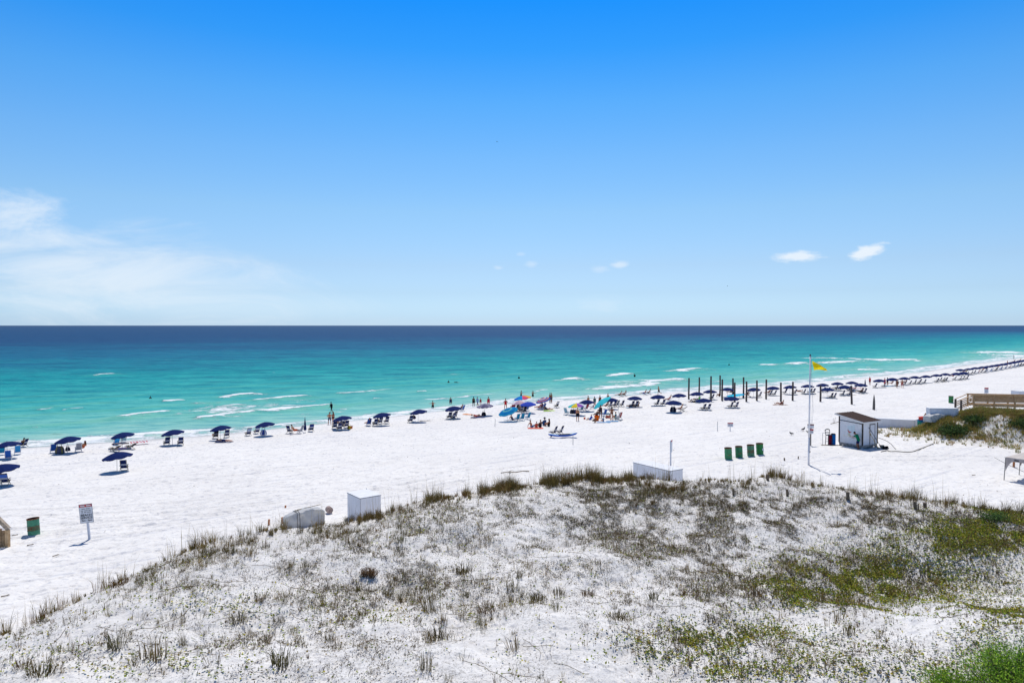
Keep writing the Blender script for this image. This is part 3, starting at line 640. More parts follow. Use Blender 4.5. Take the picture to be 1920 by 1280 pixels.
def body_mesh(J, fem=False):
    tb = []; bl = []
    hip, T, neck, fw = J['hip'], J['T'], J['neck'], J['fwd']; x = V((1, 0, 0)); w = .94 if fem else 1.0
    for s in (-1, 1):
        tb += [(hip + x * s * .075, hip + T * .2 + x * s * .055, .115, .10), (hip + T * .2 + x * s * .055, neck - T * .1 + x * s * .085 * w, .10, .115)]
        if fem: bl.append((neck - T * .16 + x * s * .075 + fw * .085, .062))
    tb += [(neck - T * .04 - x * .15 * w, neck - T * .04 + x * .15 * w, .062, .062), (neck - T * .02, J['head'] - J['hd'] * .08, .058, .052)]
    h, hd = J['head'], J['hd']; hf = (x.cross(hd) * -1).normalized()
    bl += [(h + hd * .02, .098, (.86, 1, 1.12)), (h - hd * .055 + hf * .02, .068)]
    tb += [(h + hf * .085 + hd * .005, h + hf * .112 - hd * .025, .012, .016), (h + hf * .085 - hd * .06, h + hf * .088 - hd * .061 + x * .001, .02, .02)]
    for s in (-1, 1): bl += [(h + x * s * .086 - hd * .01, .022, (.5, 1, 1.4))]
    for (sh, el, wr, d) in J['arm']:
        tb += [(sh, el, .052, .040), (el, wr, .040, .026)]
        pd = d.cross(x); pd = pd.normalized() if pd.length > .1 else V((0, 0, 1)); lat = d.cross(pd).normalized()
        tb += [(wr, wr + d * .085 + lat * .02, .026, .02), (wr, wr + d * .085 - lat * .02, .026, .02)]
        for q, ln in ((-.030, .062), (-.011, .078), (.010, .084), (.030, .074)):
            a = wr + d * .09 + lat * q; b_ = a + d * ln * .55 + pd * .004; tb += [(a, b_, .011, .010), (b_, b_ + d * ln * .4 + pd * .016, .010, .009)]
        tb += [(wr + d * .03 - lat * .03, wr + d * .08 - lat * .058 + pd * .01, .013, .011)]
    for (hj, kn, an, toe) in J['leg']:
        tb += [(hj, kn, .088, .058), (kn, kn.lerp(an, .35), .055, .060), (kn.lerp(an, .35), an, .060, .036), (an + V((0, 0, -.02)), toe, .040, .026)]
    return fuse(tb, bl, .015)
def wear(J, kind):
    hip, T, neck, fw = J['hip'], J['T'], J['neck'], J['fwd']; x = V((1, 0, 0)); tb = []; bl = []
    if kind in ('trunks', 'swimsuit', 'bikini'):
        for s, (hj, kn, an, toe) in zip((-1, 1), J['leg']):
            tb.append((hip + x * s * .075 + T * .06, hip + x * s * .08, .122, .128))
            if kind == 'trunks': tb.append((hj, hj.lerp(kn, .62), .108, .098))
    if kind == 'swimsuit':
        for s in (-1, 1): tb += [(hip + x * s * .07, neck - T * .13 + x * s * .07, .122, .122)]; bl.append((neck - T * .16 + x * s * .075 + fw * .085, .070))
    if kind == 'bikini':
        for s in (-1, 1): tb += [(neck - T * .17 + x * s * .07, neck - T * .13 + x * s * .08, .116, .120)]; bl.append((neck - T * .16 + x * s * .075 + fw * .085, .070))
    if kind == 'shirt':
        for s, (sh, el, wr, d) in zip((-1, 1), J['arm']):
            tb += [(hip + x * s * .08 - T * .03, neck - T * .1 + x * s * .09, .135, .130), (sh, sh.lerp(el, .7), .074, .070)]
        tb.append((neck - T * .05 - x * .16, neck - T * .05 + x * .16, .078, .078))
    return fuse(tb, bl, .022, 2)
def hair_mesh(J, long_):
    h, hd = J['head'], J['hd']; x = V((1, 0, 0)); hf = (x.cross(hd) * -1).normalized()
    tb = []; bl = [(h + hd * .045 - hf * .022, .100, (.93, 1, .98))]
    if long_: tb += [(h - hf * .06, h - hf * .10 - V((0, 0, .26)), .075, .045), (h - hf * .05 + x * .05, h - hf * .08 - V((0, 0, .2)) + x * .05, .05, .03), (h - hf * .05 - x * .05, h - hf * .08 - V((0, 0, .2)) - x * .05, .05, .03)]
    return fuse(tb, bl, .016, 2)
D = (0, 0, -1)
POSES = {
 'stand': pose((0, 0, .90), (0, .02, 1), [((-.14, 0, -1), (-.04, .2, -1))] + [((.14, 0, -1), (.04, .2, -1))], [((-.05, .03, -1), (-.02, -.03, -1)), ((.05, .03, -1), (.02, -.03, -1))]),
 'akimbo': pose((0, 0, .90), (0, -.02, 1), [((-.7, -.1, -.9), (.9, .35, -.35)), ((.7, -.1, -.9), (-.9, .35, -.35))], [((-.12, .02, -1), (-.05, -.03, -1)), ((.14, .06, -1), (.02, -.05, -1))]),
 'walk': pose((0, 0, .88), (0, .08, 1), [((-.15, .35, -1), (0, .6, -1)), ((.15, -.35, -1), (0, .1, -1))], [((-.03, -.35, -1), (0, -.55, -1)), ((.03, .38, -1), (0, .02, -1))]),
 'run': pose((0, 0, .86), (0, .18, 1), [((-.15, .5, -.8), (0, 1, .3)), ((.15, -.6, -.8), (0, .5, -.6))], [((-.03, -.25, -1), (0, -1, -.25)), ((.03, .35, -1), (0, .0, -1))]),
 'wade': pose((0, 0, .90), (0, .06, 1), [((-.8, .25, -.5), (-.5, .7, .05)), ((.8, .25, -.5), (.5, .7, .05))], [((-.1, .03, -1), (-.02, -.03, -1)), ((.1, .03, -1), (.02, -.03, -1))]),
 'recline': pose((0, 0, .44), (0, -.62, .82), [((-.28, .35, -.75), (0, .95, .05)), ((.28, .35, -.75), (0, .95, .05))], [((-.06, 1, .12), (-.02, .86, -.42)), ((.06, 1, .10), (.02, .86, -.42))], head=(0, -.25, 1), foot=[(0, .5, .8)] * 2),
 'sit_sand': pose((0, 0, .12), (0, -.12, 1), [((-.3, .6, -.7), (.2, .9, .1)), ((.3, .6, -.7), (-.2, .9, .1))], [((-.12, .8, .62), (0, .45, -.9)), ((.12, .8, .62), (0, .45, -.9))]),
 'sit_legs_out': pose((0, 0, .12), (0, -.42, 1), [((-.3, -.55, -.8), (-.05, -.3, -1)), ((.3, -.55, -.8), (.05, -.3, -1))], [((-.12, 1, .10), (-.02, 1, -.12)), ((.12, .9, .45), (0, .7, -.68))], head=(0, 0, 1), foot=[(0, .4, .8)] * 2),
 'lie_front': pose((0, 0, .12), (0, 1, .06), [((-.6, .6, -.12), (.5, .8, -.05)), ((.6, .6, -.12), (-.5, .8, -.05))], [((-.08, -1, -.02), (-.02, -1, -.03)), ((.08, -1, -.02), (.02, -1, -.03))], head=(0, 1, .1), foot=[(0, -1, -.05)] * 2),
 'lie_back': pose((0, 0, .12), (0, -1, .12), [((-.5, .4, -.08), (-.1, 1, -.02)), ((.5, .4, -.08), (.1, 1, -.02))], [((-.08, 1, .03), (-.02, 1, -.06)), ((.10, .8, .55), (0, .6, -.8))], head=(0, -1, .3), foot=[(0, .3, 1)] * 2),
 'prop_up': pose((0, 0, .12), (0, -.85, .55), [((-.25, -.1, -1), (0, .9, -.1)), ((.25, -.1, -1), (0, .9, -.1))], [((-.08, 1, .05), (-.02, 1, -.06)), ((.08, .9, .35), (0, .8, -.5))], head=(0, -.2, 1), foot=[(0, .3, 1)] * 2),
 'crouch': pose((0, 0, .34), (0, .75, .65), [((-.1, .5, -.8), (0, .3, -1)), ((.1, .5, -.8), (0, .3, -1))], [((-.15, .95, .0), (0, -.35, -.8)), ((.15, .95, 0), (0, -.35, -.8))], head=(0, .8, .5)),
 'lean_paint': pose((0, -.10, .84), (0, .34, 1), [((-.2, .85, -.5), (.1, 1, -.15)), ((.2, .3, -.9), (-.2, .9, -.2))], [((-.07, .28, -1), (-.03, -.34, -1)), ((.1, .08, -1), (.04, -.22, -1))], head=(0, .8, .7)),
}
BODY = {}
def piece(pz, what):
    k = (pz, what)
    if k not in BODY:
        J = POSES[pz]
        BODY[k] = body_mesh(J, what == 'fem') if what in ('man', 'fem') else (hair_mesh(J, what == 'long') if what in ('long', 'short') else wear(J, what))
        BODY[k].name = 'person_' + pz + '_' + what
        BODY[k].materials.append(None)
    return BODY[k]
def pobj(name, me, m, parent=None):
    o = bpy.data.objects.new(name, me); COL.objects.link(o); o.material_slots[0].link = 'OBJECT'; o.material_slots[0].material = m
    if parent is not None: o.parent = parent
    return o
SKINS = {'tan': lin((176, 120, 88)), 'pale': lin((206, 156, 128)), 'brown': lin((128, 84, 60)), 'dark': lin((92, 62, 46))}
HAIRC = {'b': lin((48, 38, 32)), 'y': lin((150, 120, 80)), 'k': lin((24, 22, 22)), 'r': lin((104, 62, 40)), 'w': lin((190, 186, 178))}
def person(px, py, pz, skin, wearing, label, facing=38, hair='b', long_=False, s=1.0, dz=0., at=None, group=None, water=False, name='person', hat=None):
    fem = any(k in ('swimsuit', 'bikini') for k in wearing)
    m = mat('skin_' + skin, tuple(min(.8, v * 1.15) for v in SKINS[skin]), rough=.55, var=.08)
    o = pobj('person', piece(pz, 'fem' if fem else 'man'), m)
    p = at if at is not None else (P(px, py, flat=0.) if water else P(px, py))
    o.location = p + V((0, 0, dz)); o.rotation_euler = (0, 0, R(facing)); o.scale = (s, s, s)
    pobj('hair', piece(pz, 'long' if long_ else 'short'), mat('hair_' + hair, tuple(v * .8 for v in HAIRC[hair]), rough=.8, var=.2), o)
    for k, c in wearing.items():
        pobj({'trunks': 'swim_trunks', 'swimsuit': 'swimsuit', 'bikini': 'bikini', 'shirt': 'shirt'}[k], piece(pz, k), cmat(c), o)
    if hat:
        J = POSES[pz]; mb = MB(); c = J['head'] + J['hd'] * .07
        mb.tube(c, c + V((0, 0, .02)), .22, .2, 16); mb.tube(c + V((0, 0, .02)), c + V((0, 0, .12)), .105, .085, 14)
        h_ = mb.build('sun_hat', cmat(hat), o)
    return tag(o, label, 'person', group)

# ------------------------------------------------------------------ umbrellas
NAVY = (30, 46, 100)
UH, UR = 1.62, 1.16
def canopy(cols, pattern='plain', n=8, sub=4, rings=6, radius=UR, drop=.37, val=.09):
    mb = MB(); N_ = n * sub
    def pt(i, r):
        a = 2 * math.pi * i / N_; t = (i % sub) / sub; sag = math.sin(math.pi * t)
        rr = radius * r * (1 - .045 * sag * r); z = -drop * (r ** 1.75) + .02 - .03 * sag * r * r
        return (rr * math.cos(a), rr * math.sin(a), z)
    for i in range(N_):
        w = i // sub
        for j in range(rings):
            r0, r1 = j / rings, (j + 1) / rings
            mi = w % len(cols) if pattern == 'wedge' else (j % len(cols) if pattern == 'ring' else 0)
            q = [pt(i, r0), pt(i, r1), pt((i + 1), r1), pt((i + 1), r0)]
            if (i + 1) % sub == 0: q[2], q[3] = pt((i + 1) % N_, r1), pt((i + 1) % N_, r0)
            mb.add([V(v_) for v_ in q] if j else [V(q[0]), V(q[1]), V(q[2])], [(0, 1, 2, 3)] if j else [(0, 1, 2)], mi)
        a0, a1 = V(pt(i, 1)), V(pt((i + 1) % N_, 1)); t0 = (i % sub) / sub; t1 = t0 + 1 / sub
        d0 = val * (.35 + .65 * math.sin(math.pi * t0)); d1 = val * (.35 + .65 * math.sin(math.pi * t1))
        mb.add([a0, a0 - V((0, 0, d0)), a1 - V((0, 0, d1)), a1], [(0, 1, 2, 3)], mi)
    return mb
def umbrella(px, top, label, cols=(NAVY,), pattern='plain', tilt=None, az=None, group=None, src=None, n=8, h=UH, px_base=None, name='beach_umbrella', radius=UR, lite=False):
    b = P(px, top + 1, off=h) if px_base is None else P(*px_base)
    tl = R(random.uniform(2, 9)) if tilt is None else R(tilt); a = R(random.uniform(120, 240)) if az is None else R(az)
    ax = V((math.sin(a), -math.cos(a), 0))
    if src is not None:
        r = copy_tree(src); r.rotation_euler = (0, 0, random.uniform(0, 6.28)); r.location = b
        for c in r.children:
            if c.name.startswith('canopy'): c.matrix_local = Matrix.Translation((0, 0, h)) @ Matrix.Rotation(tl, 4, V((math.sin(a - r.rotation_euler.z), -math.cos(a - r.rotation_euler.z), 0)) * -1)
        return tag(r, label, 'umbrella', group)
    r = empty(name, label, 'umbrella', b, 0, group)
    pole = MB(); pole.tube((0, 0, -.1), (0, 0, h), .019, .017, 8); pole.build('pole', mat('umbrella_pole', (.62, .58, .50), .5, .1), r)
    c = canopy(cols, pattern, n, radius=radius).build('canopy', [cmat(k) for k in cols], r, smooth=False)
    c.matrix_local = Matrix.Translation((0, 0, h)) @ Matrix.Rotation(tl, 4, ax * -1)
    f = MB(); f.tube((0, 0, 0), (0, 0, .07), .03, .012, 8); f.build('finial', mat('finial', (.1, .1, .12)), c)
    rb = MB()
    for i in range(n):
        an = 2 * math.pi * i / n; e = V((math.cos(an), math.sin(an), 0)) * (radius * .97)
        rb.bar(V((0, 0, -.02)), e * .5 + V((0, 0, -.15)), .012); rb.bar(e * .5 + V((0, 0, -.15)), e + V((0, 0, -.43)), .012); rb.bar(V((0, 0, -.42)), e * .5 + V((0, 0, -.15)), .01)
    rb.build('rib_frame', mat('rib_metal', (.3, .3, .3), .4, .1), c)
    return r
def ordinal(n):
    o = ['', 'first', 'second', 'third', 'fourth', 'fifth', 'sixth', 'seventh', 'eighth', 'ninth', 'tenth', 'eleventh', 'twelfth', 'thirteenth', 'fourteenth', 'fifteenth', 'sixteenth', 'seventeenth', 'eighteenth', 'nineteenth']
    t = {20: ('twentieth', 'twenty'), 30: ('thirtieth', 'thirty'), 40: ('fortieth', 'forty'), 50: ('fiftieth', 'fifty')}
    if n < 20: return o[n]
    return t[n // 10 * 10][0] if n % 10 == 0 else t[n // 10 * 10][1] + '-' + o[n % 10]
NAV = [(2, 870), (13, 827), (126, 818), (219, 847), (229, 810), (323, 805), (413, 797), (496, 790.5), (641, 779), (715, 773), (784, 767), (849, 761),
 (1099, 749), (1144, 745), (1190, 742), (1233, 739.5), (1262, 750), (1273, 737), (1306, 734), (1319, 746), (1331, 730), (1364, 726), (1371, 742.5), (1413, 726), (1449, 723.5), (1481, 721.5), (1514, 720), (1542, 718), (1551, 726), (1570, 715.5), (1583, 721.5), (1597, 714), (1614, 718),
 (1648, 710), (1673, 707.5), (1696, 706), (1716, 704), (1736, 702.5), (1756, 700.5), (1773, 698.5), (1793, 697.5), (1807, 696)]
FARN = [(1801, 690.7), (1816, 689.3), (1829, 687.3), (1842, 685.8), (1852, 684.6), (1862, 683), (1871, 681.6), (1880, 680.4), (1888, 679), (1896, 677.6), (1903, 676.4), (1909, 675.4), (1915, 674.3), (1921, 673.2)]
GNAV = 'navy beach umbrellas in rows along the shore'
src = None; UB = {}
for i, (px, top) in enumerate(NAV):
    lab = 'open navy beach umbrella in the shoreline rows, %s of the navy ones from the left' % ordinal(i + 1)
    if (px, top) == (219, 847): lab = 'navy umbrella set back from the water with a single chair beside it'
    if (px, top) == (2, 870): lab = 'navy umbrella cut by the left edge, above a chair with a blue towel'
    o = umbrella(px, top, lab, group=GNAV, src=src, tilt=8 if px < 900 else random.uniform(1, 6), az=200 + random.uniform(-25, 25))
    UB[i] = o.location.copy()
    if src is None: src = o
for px, top in FARN:
    o = umbrella(px, top, 'navy umbrella in the overlapping far row at the right edge of the beach', group='far navy umbrellas overlapping at the right edge', src=src, tilt=3)
umbrella(979, 741, 'umbrella with rainbow wedges of red, yellow and blue over the crowded group', [(240, 60, 70), (250, 150, 40), (245, 235, 50), (60, 180, 190), (40, 110, 210), (30, 150, 220), (235, 90, 130), (250, 190, 60)], 'wedge', tilt=10, az=200, radius=1.4)
umbrella(973, 749.5, 'pale pink and white umbrella below the rainbow one', [(225, 190, 195), (235, 225, 228), (205, 175, 190)], 'wedge', tilt=8, az=200)
umbrella(990, 752.5, 'bright royal blue umbrella beside the rainbow one', [(60, 84, 190)], tilt=4)
umbrella(951, 765.5, 'turquoise umbrella with a ring of yellow stripes, tilted low', [(30, 150, 195), (20, 110, 180), (110, 190, 190), (30, 140, 200), (20, 120, 185)], 'ring', tilt=22, az=215, radius=1.3)
umbrella(1017, 745, 'orange and blue ring striped umbrella tilted towards the left', [(70, 90, 180), (220, 130, 110), (225, 215, 220), (90, 100, 180), (215, 140, 120), (70, 90, 180)], 'ring', tilt=20, az=205)
umbrella(1081, 755, 'pastel rainbow umbrella of pink, blue and aqua wedges', [(60, 190, 210), (190, 120, 200), (235, 235, 240), (50, 100, 210), (70, 200, 200), (240, 210, 60), (160, 100, 190), (230, 235, 240)], 'wedge', tilt=5, az=170, radius=1.25)
umbrella(909, 756, 'grey patterned umbrella in front of the orange towel', [(120, 116, 140), (150, 145, 165), (104, 100, 130)], 'wedge', tilt=5, n=12)
umbrella(1124, 749, 'plain cyan umbrella tipped steeply to the left', [(70, 205, 215)], tilt=36, az=182, px_base=(1126, 774), h=1.75, radius=1.45)
def closed_umbrella(px, py, label, h=1.75):
    r = empty('closed_umbrella', label, 'umbrella', P(px, py))
    m = MB(); m.tube((0, 0, -.1), (0, 0, h), .018, .016, 8); m.build('pole', MATS['umbrella_pole'], r)
    c = MB()
    k = 14; prof = [(.30, .13), (.45, .16), (.8, .12), (1.2, .085), (1.6, .04), (h, .012)]
    for a, b_ in zip(prof, prof[1:]):
        for i in range(k):
            q = []
            for (z, r_), ii in ((a, i), (a, i + 1), (b_, i + 1), (b_, i)):
                an = 2 * math.pi * ii / k; rr = r_ * (1.15 if ii % 2 else .8); q.append((rr * math.cos(an), rr * math.sin(an), z))
            c.add(q, [(0, 1, 2, 3)])
    c.build('folded_canopy', cmat(NAVY), r)
closed_umbrella(572, 811, 'furled navy umbrella standing beside the chair with a navy towel', 1.9)
closed_umbrella(1622, 727, 'furled navy umbrella standing near the person in a red shirt')

# ------------------------------------------------------------------ beach chairs (facing +Y)
WOOD = mat('weathered_chair_wood', (.42, .36, .27), .8, .2, 9)
def chair(label, loc, rz, cloth=NAVY, band=(196, 196, 206), frame=None, recline=.42, group=None, cat='chair', name='beach_chair', towel=None, s=.9, armrest=True, src=None):
    if src is not None:
        r = copy_tree(src); r.location = loc; r.rotation_euler = (0, 0, rz); r.scale = (s, s, s); return tag(r, label, cat, group)
    fr = frame or WOOD; r = empty(name, label, cat, loc, rz, group); r.scale = (s, s, s)
    by = -math.sin(recline); bz = math.cos(recline); W = .27
    a = MB()
    for q in (-W, W):
        a.bar((q, .48, .36), (q, -.28, .28), .035, .05); a.bar((q, -.16, .28), (q, -.16 + by * .88, .28 + bz * .88), .035, .05)
        a.bar((q * 1.1, .30, -.05), (q * 1.1, -.18, .58), .03, .045); a.bar((q * 1.1, -.62, -.05), (q * 1.1, .12, .34), .03, .045)
    for y, z in ((.48, .36), (-.16 + by * .88, .28 + bz * .88), (-.26, .28), (.28, .0), (-.58, .0)): a.bar((-W, y, z), (W, y, z), .035)
    a.build('frame', fr, r)
    if armrest:
        b_ = MB()
        for q in (-W - .04, W + .04): b_.bar((q, -.42, .54), (q, .22, .58), .06, .022)
        b_.build('armrest', fr, r)
    f = MB()
    f.sheet(lambda u_, v_: V(((u_ - .5) * .49, -.16 + .62 * v_, .29 + .07 * v_ - .035 * math.sin(math.pi * v_))), 2, 5)
    f.sheet(lambda u_, v_: V(((u_ - .5) * .49, -.16 + by * .86 * v_ , .29 + bz * .86 * v_)) - V((0, bz, -by)) * (.03 * math.sin(math.pi * v_)), 2, 5)
    f.build('fabric_seat', cmat(cloth), r)
    if band:
        g = MB(); n_ = V((0, bz, -by))
        c0 = V((0, -.16, .28)) + V((0, by, bz)) * .40
        g.bar(c0 - n_ * .045 - V((0, by, bz)) * .09, c0 - n_ * .045 + V((0, by, bz)) * .09, .5, .02, up=(0, 1, 0))
        c1 = V((0, -.16, .28)) + V((0, by, bz)) * .70
        g.bar(c1 + n_ * .03 - V((0, by, bz)) * .08, c1 + n_ * .03 + V((0, by, bz)) * .08, .46, .05, up=(0, 1, 0))
        g.build('headrest', cmat(band), r)
    if towel:
        g = MB(); n_ = V((0, bz, -by))
        g.sheet(lambda u_, v_: V(((u_ - .5) * .56, -.16, .29)) + V((0, by, bz)) * (.80 - .5 * abs(v_ - .5) * 2 * (.9 + .1 * math.sin(u_ * 9))) + n_ * (.05 if v_ > .5 else -.05), 4, 8)
        t_ = g.build('towel', cmat(towel), None); t_.location = loc; t_.rotation_euler = (0, 0, rz); t_.scale = (s, s, s)
        tag(t_, 'towel hung over the ' + ' '.join(label.split(',')[0].split()[:11]), 'towel')
    return r
SEA = 38
csrc = {}
def put_chair(px, py, label, kind='navy', rz=None, group=None, **k):
    rz = R(SEA + random.uniform(-9, 9)) if rz is None else R(rz)
    key = (kind, tuple(sorted(k.items())))
    p = P(px, py)
    if k.get('towel') is None and key in csrc: return chair(label, p, rz, src=csrc[key], group=group)
    pal = {'navy': dict(), 'blue': dict(cloth=(44, 92, 176), band=None, frame=ALU), 'teal': dict(cloth=(40, 140, 180), band=None, frame=ALU), 'sky': dict(cloth=(60, 150, 215), band=None, frame=ALU),
           'red': dict(cloth=(170, 50, 70), band=None, frame=ALU), 'green': dict(cloth=(120, 190, 90), band=None, frame=ALU), 'grey': dict(cloth=(160, 160, 170), band=None, frame=ALU), 'orange': dict(cloth=(190, 100, 90), band=None, frame=ALU), 'black': dict(cloth=(30, 32, 42), band=(120, 120, 130)), 'mist': dict(cloth=(150, 190, 205), band=None, frame=ALU)}[kind]
    pal = dict(pal); pal.update(k)
    o = chair(label, p, rz, group=group, **pal)
    if k.get('towel') is None: csrc[key] = o
    return o
ALU = mat('chair_tube_metal', (.6, .6, .62), .4, .1)
GCH = 'navy beach chairs set out under the umbrellas'
def pair(i, offs, what='navy'):
    """chairs under umbrella i; offs = pixel offsets of the chairs from its pole"""
    b = UB[i]; bx, by = to_px(b.x, b.y, b.z); n = len(offs)
    for k, (dx, dy) in enumerate(sorted(offs)):
        w = ['only chair'] if n == 1 else (['left of two chairs', 'right of two chairs'] if n == 2 else ['left of three chairs', 'middle of three chairs', 'right of three chairs'])
        put_chair(bx + dx, by + dy, 'navy sling beach chair, %s under the %s navy umbrella from the left' % (w[k], ordinal(i + 1)), what, group=GCH)
put_chair(10, 909, 'wooden beach chair under the umbrella at the left edge, blue towel on it', towel=(92, 130, 220), rz=20)
put_chair(16, 862, 'royal blue folding chair under the umbrella at the left edge', 'blue')
put_chair(33, 852, 'sky blue folding chair with its back to the camera near the left edge', 'sky')
put_chair(3, 853, 'cyan chair cut off by the left edge', 'teal')
put_chair(44, 838, 'navy chair behind the sunbather at the left edge, legs towards the left', 'navy', rz=85)
put_chair(100, 849, 'blue folding chair under the third navy umbrella, beside the patterned bag', 'blue')
put_chair(147, 847, 'grey folding chair right of the third navy umbrella', 'grey')
put_chair(233, 882, 'navy wood framed chair standing alone beside the set back umbrella', 'navy', rz=20)
put_chair(218, 834, 'beach chair draped with a bright blue patterned towel', 'sky', towel=(60, 160, 220))
put_chair(232, 829, 'beach chair draped with a pale aqua striped towel', 'mist', towel=(190, 220, 225))
put_chair(213, 846, 'wooden lounger, nearer of two in front of the patterned towels', 'black', rz=75, recline=1.05)
put_chair(243, 842, 'wooden lounger to the right of the red towel', 'black', rz=75, recline=1.0)
pair(5, [(-11, 1), (15, 1)])
put_chair(404, 822, 'black chair under the seventh navy umbrella with a sitter in a dark hat', 'black')
put_chair(425, 820, 'wooden chair to the right of the seventh navy umbrella pole', 'navy')
put_chair(465, 817, 'left wooden chair of two beside the eighth umbrella', towel=(176, 196, 226))
put_chair(481, 813, 'right wooden chair of two beside the eighth umbrella', towel=(176, 196, 228))
put_chair(544, 812, 'navy chair turned sideways on the left of the man in orange trunks', 'navy', rz=-20)
put_chair(562, 812, 'grey chair turned sideways on the right of the man in orange trunks', 'grey', rz=75)
put_chair(583, 809, 'low chair with a navy towel over it, beside the furled umbrella', 'navy', towel=(44, 62, 140))
pair(8, [(-14, -1), (8, -3), (-5, 2)])
put_chair(691, 798, 'blue chair with a sitter in front of the tenth umbrella', 'blue')
pair(9, [(-12, 1), (-3, -3), (9, -4)]); pair(10, [(-15, 1)]); pair(11, [(-7, 1), (0, 2), (3, -1)])
put_chair(866, 771, 'blue chair with a sitter right of the twelfth navy umbrella', 'blue', rz=60)
for px, py, k in ((969, 789, 'turquoise chair, left of the three turquoise chairs in a row'), (978, 788, 'turquoise chair, middle of the three turquoise chairs in a row'), (989, 786, 'turquoise chair, right of the three turquoise chairs in a row')): put_chair(px, py, k, 'teal')
for px, py, kd, k in ((969, 770, 'black', 'dark chair at the left end of the cluster under the rainbow umbrella'), (976, 772, 'navy', 'navy chair in the middle of the cluster under the rainbow umbrella'), (980, 767, 'grey', 'grey chair at the back of the cluster under the rainbow umbrella'), (987, 770, 'blue', 'royal blue chair at the right of the cluster under the rainbow umbrella'), (982, 774, 'black', 'black chair at the front of the cluster under the rainbow umbrella'),
                   (962, 767, 'red', 'red chair between the turquoise umbrella and the cluster of chairs')): put_chair(px, py, k, kd)
put_chair(1012, 768, 'red chair under the orange and blue striped umbrella', 'red', rz=60); put_chair(1018, 768, 'blue chair under the orange and blue striped umbrella', 'blue', rz=50)
put_chair(1043, 764, 'dark chair with a white towel, right of the striped umbrella', 'black', towel=(225, 228, 235))
put_chair(1063, 777, 'pale blue folding chair left of the pastel rainbow umbrella', 'mist', rz=-40)
put_chair(1037, 815, 'navy chair behind the blue paddleboard, left of the two', 'navy', rz=60); put_chair(1049, 814, 'navy chair behind the blue paddleboard, right of the two', 'navy', rz=60)
put_chair(1089, 771, 'aqua chair right of the pastel rainbow umbrella', 'mist'); put_chair(1098, 769, 'crimson pink chair under the thirteenth navy umbrella', 'red'); put_chair(1110, 766, 'dark red chair seen from the side, left of the cyan umbrella', 'red', rz=70)
for px, py, k in ((1143, 764, 'left'), (1151, 763, 'second'), (1156, 762, 'third'), (1165, 762, 'right')): put_chair(px, py, 'wood and navy chair, %s of four in a row beside the fourteenth umbrella' % k, 'navy')
put_chair(1132, 780, 'blue chair in the middle of the family group', 'blue'); put_chair(1160, 786, 'coral striped chair at the right of the family group', 'orange'); put_chair(1157, 788, 'lime green chair at the right of the family group', 'green', rz=80)
put_chair(1164, 744, 'navy chair near the water, left of two behind the fourteenth umbrella', 'navy', rz=75); put_chair(1171, 743, 'navy chair near the water, right of two behind the fourteenth umbrella', 'navy', rz=75)
put_chair(1209, 741, 'blue chair near the water, left of two before the runner', 'blue', rz=75); put_chair(1217, 740, 'grey chair near the water, right of two before the runner', 'grey', rz=75)
pair(14, [(-6, 0), (2, 0)]); pair(15, [(-2, 0), (9, 0)])
put_chair(1254, 753, 'reclined chair with a pink sitter left of the eighteenth umbrella', 'grey', rz=70, recline=.9)
put_chair(1278, 771, 'reclined lounger with a navy towel right of the seventeenth umbrella', 'navy', rz=75, recline=.95)
pair(18, [(2, 1)], 'green'); pair(19, [(-1, 1), (8, 1)]); pair(20, [(3, 0)]); pair(21, [(8, 0)], 'black'); pair(22, [(-2, 1), (8, 1)])
put_chair(1402, 743, 'dark chair with a sitter in red, left of the twenty-fourth umbrella', 'black', rz=75)
for i, of in {23: [(10, 0)], 24: [(-6, 0), (2, 0)], 25: [(-10, -1), (8, 0)], 26: [(4, 0), (10, 0), (-8, 1)], 27: [(1, 0), (10, 0)], 28: [(6, 2), (12, 2)], 29: [(-4, 0), (4, 0)], 30: [(-4, 2), (8, 2)], 31: [(-6, 2), (5, 0)], 32: [(0, 2), (6, 2)],
              33: [(8, 0), (-8, 1)], 34: [(8, 1)], 35: [(0, 0), (9, 0)], 36: [(-2, 1), (6, 1)], 37: [(-4, 2), (-12, 1)], 38: [(0, 2), (6, 0), (14, 1)], 39: [(-6, 3), (0, 2)], 40: [(-4, 1), (6, 1)], 41: [(-2, 2), (5, 1)]}.items():
    pair(i, of)
for k, (px, top) in enumerate(FARN):
    b = P(px, top + 1, off=UH); bx, by = to_px(b.x, b.y, b.z)
    for dx, dy in ((-3, .8), (4, .5)):
        put_chair(bx + dx, by + dy, 'beach chair under the overlapping far navy umbrellas at the right edge', random.choice(['navy', 'navy', 'black', 'blue', 'orange']), group='far chairs under the overlapping umbrellas')
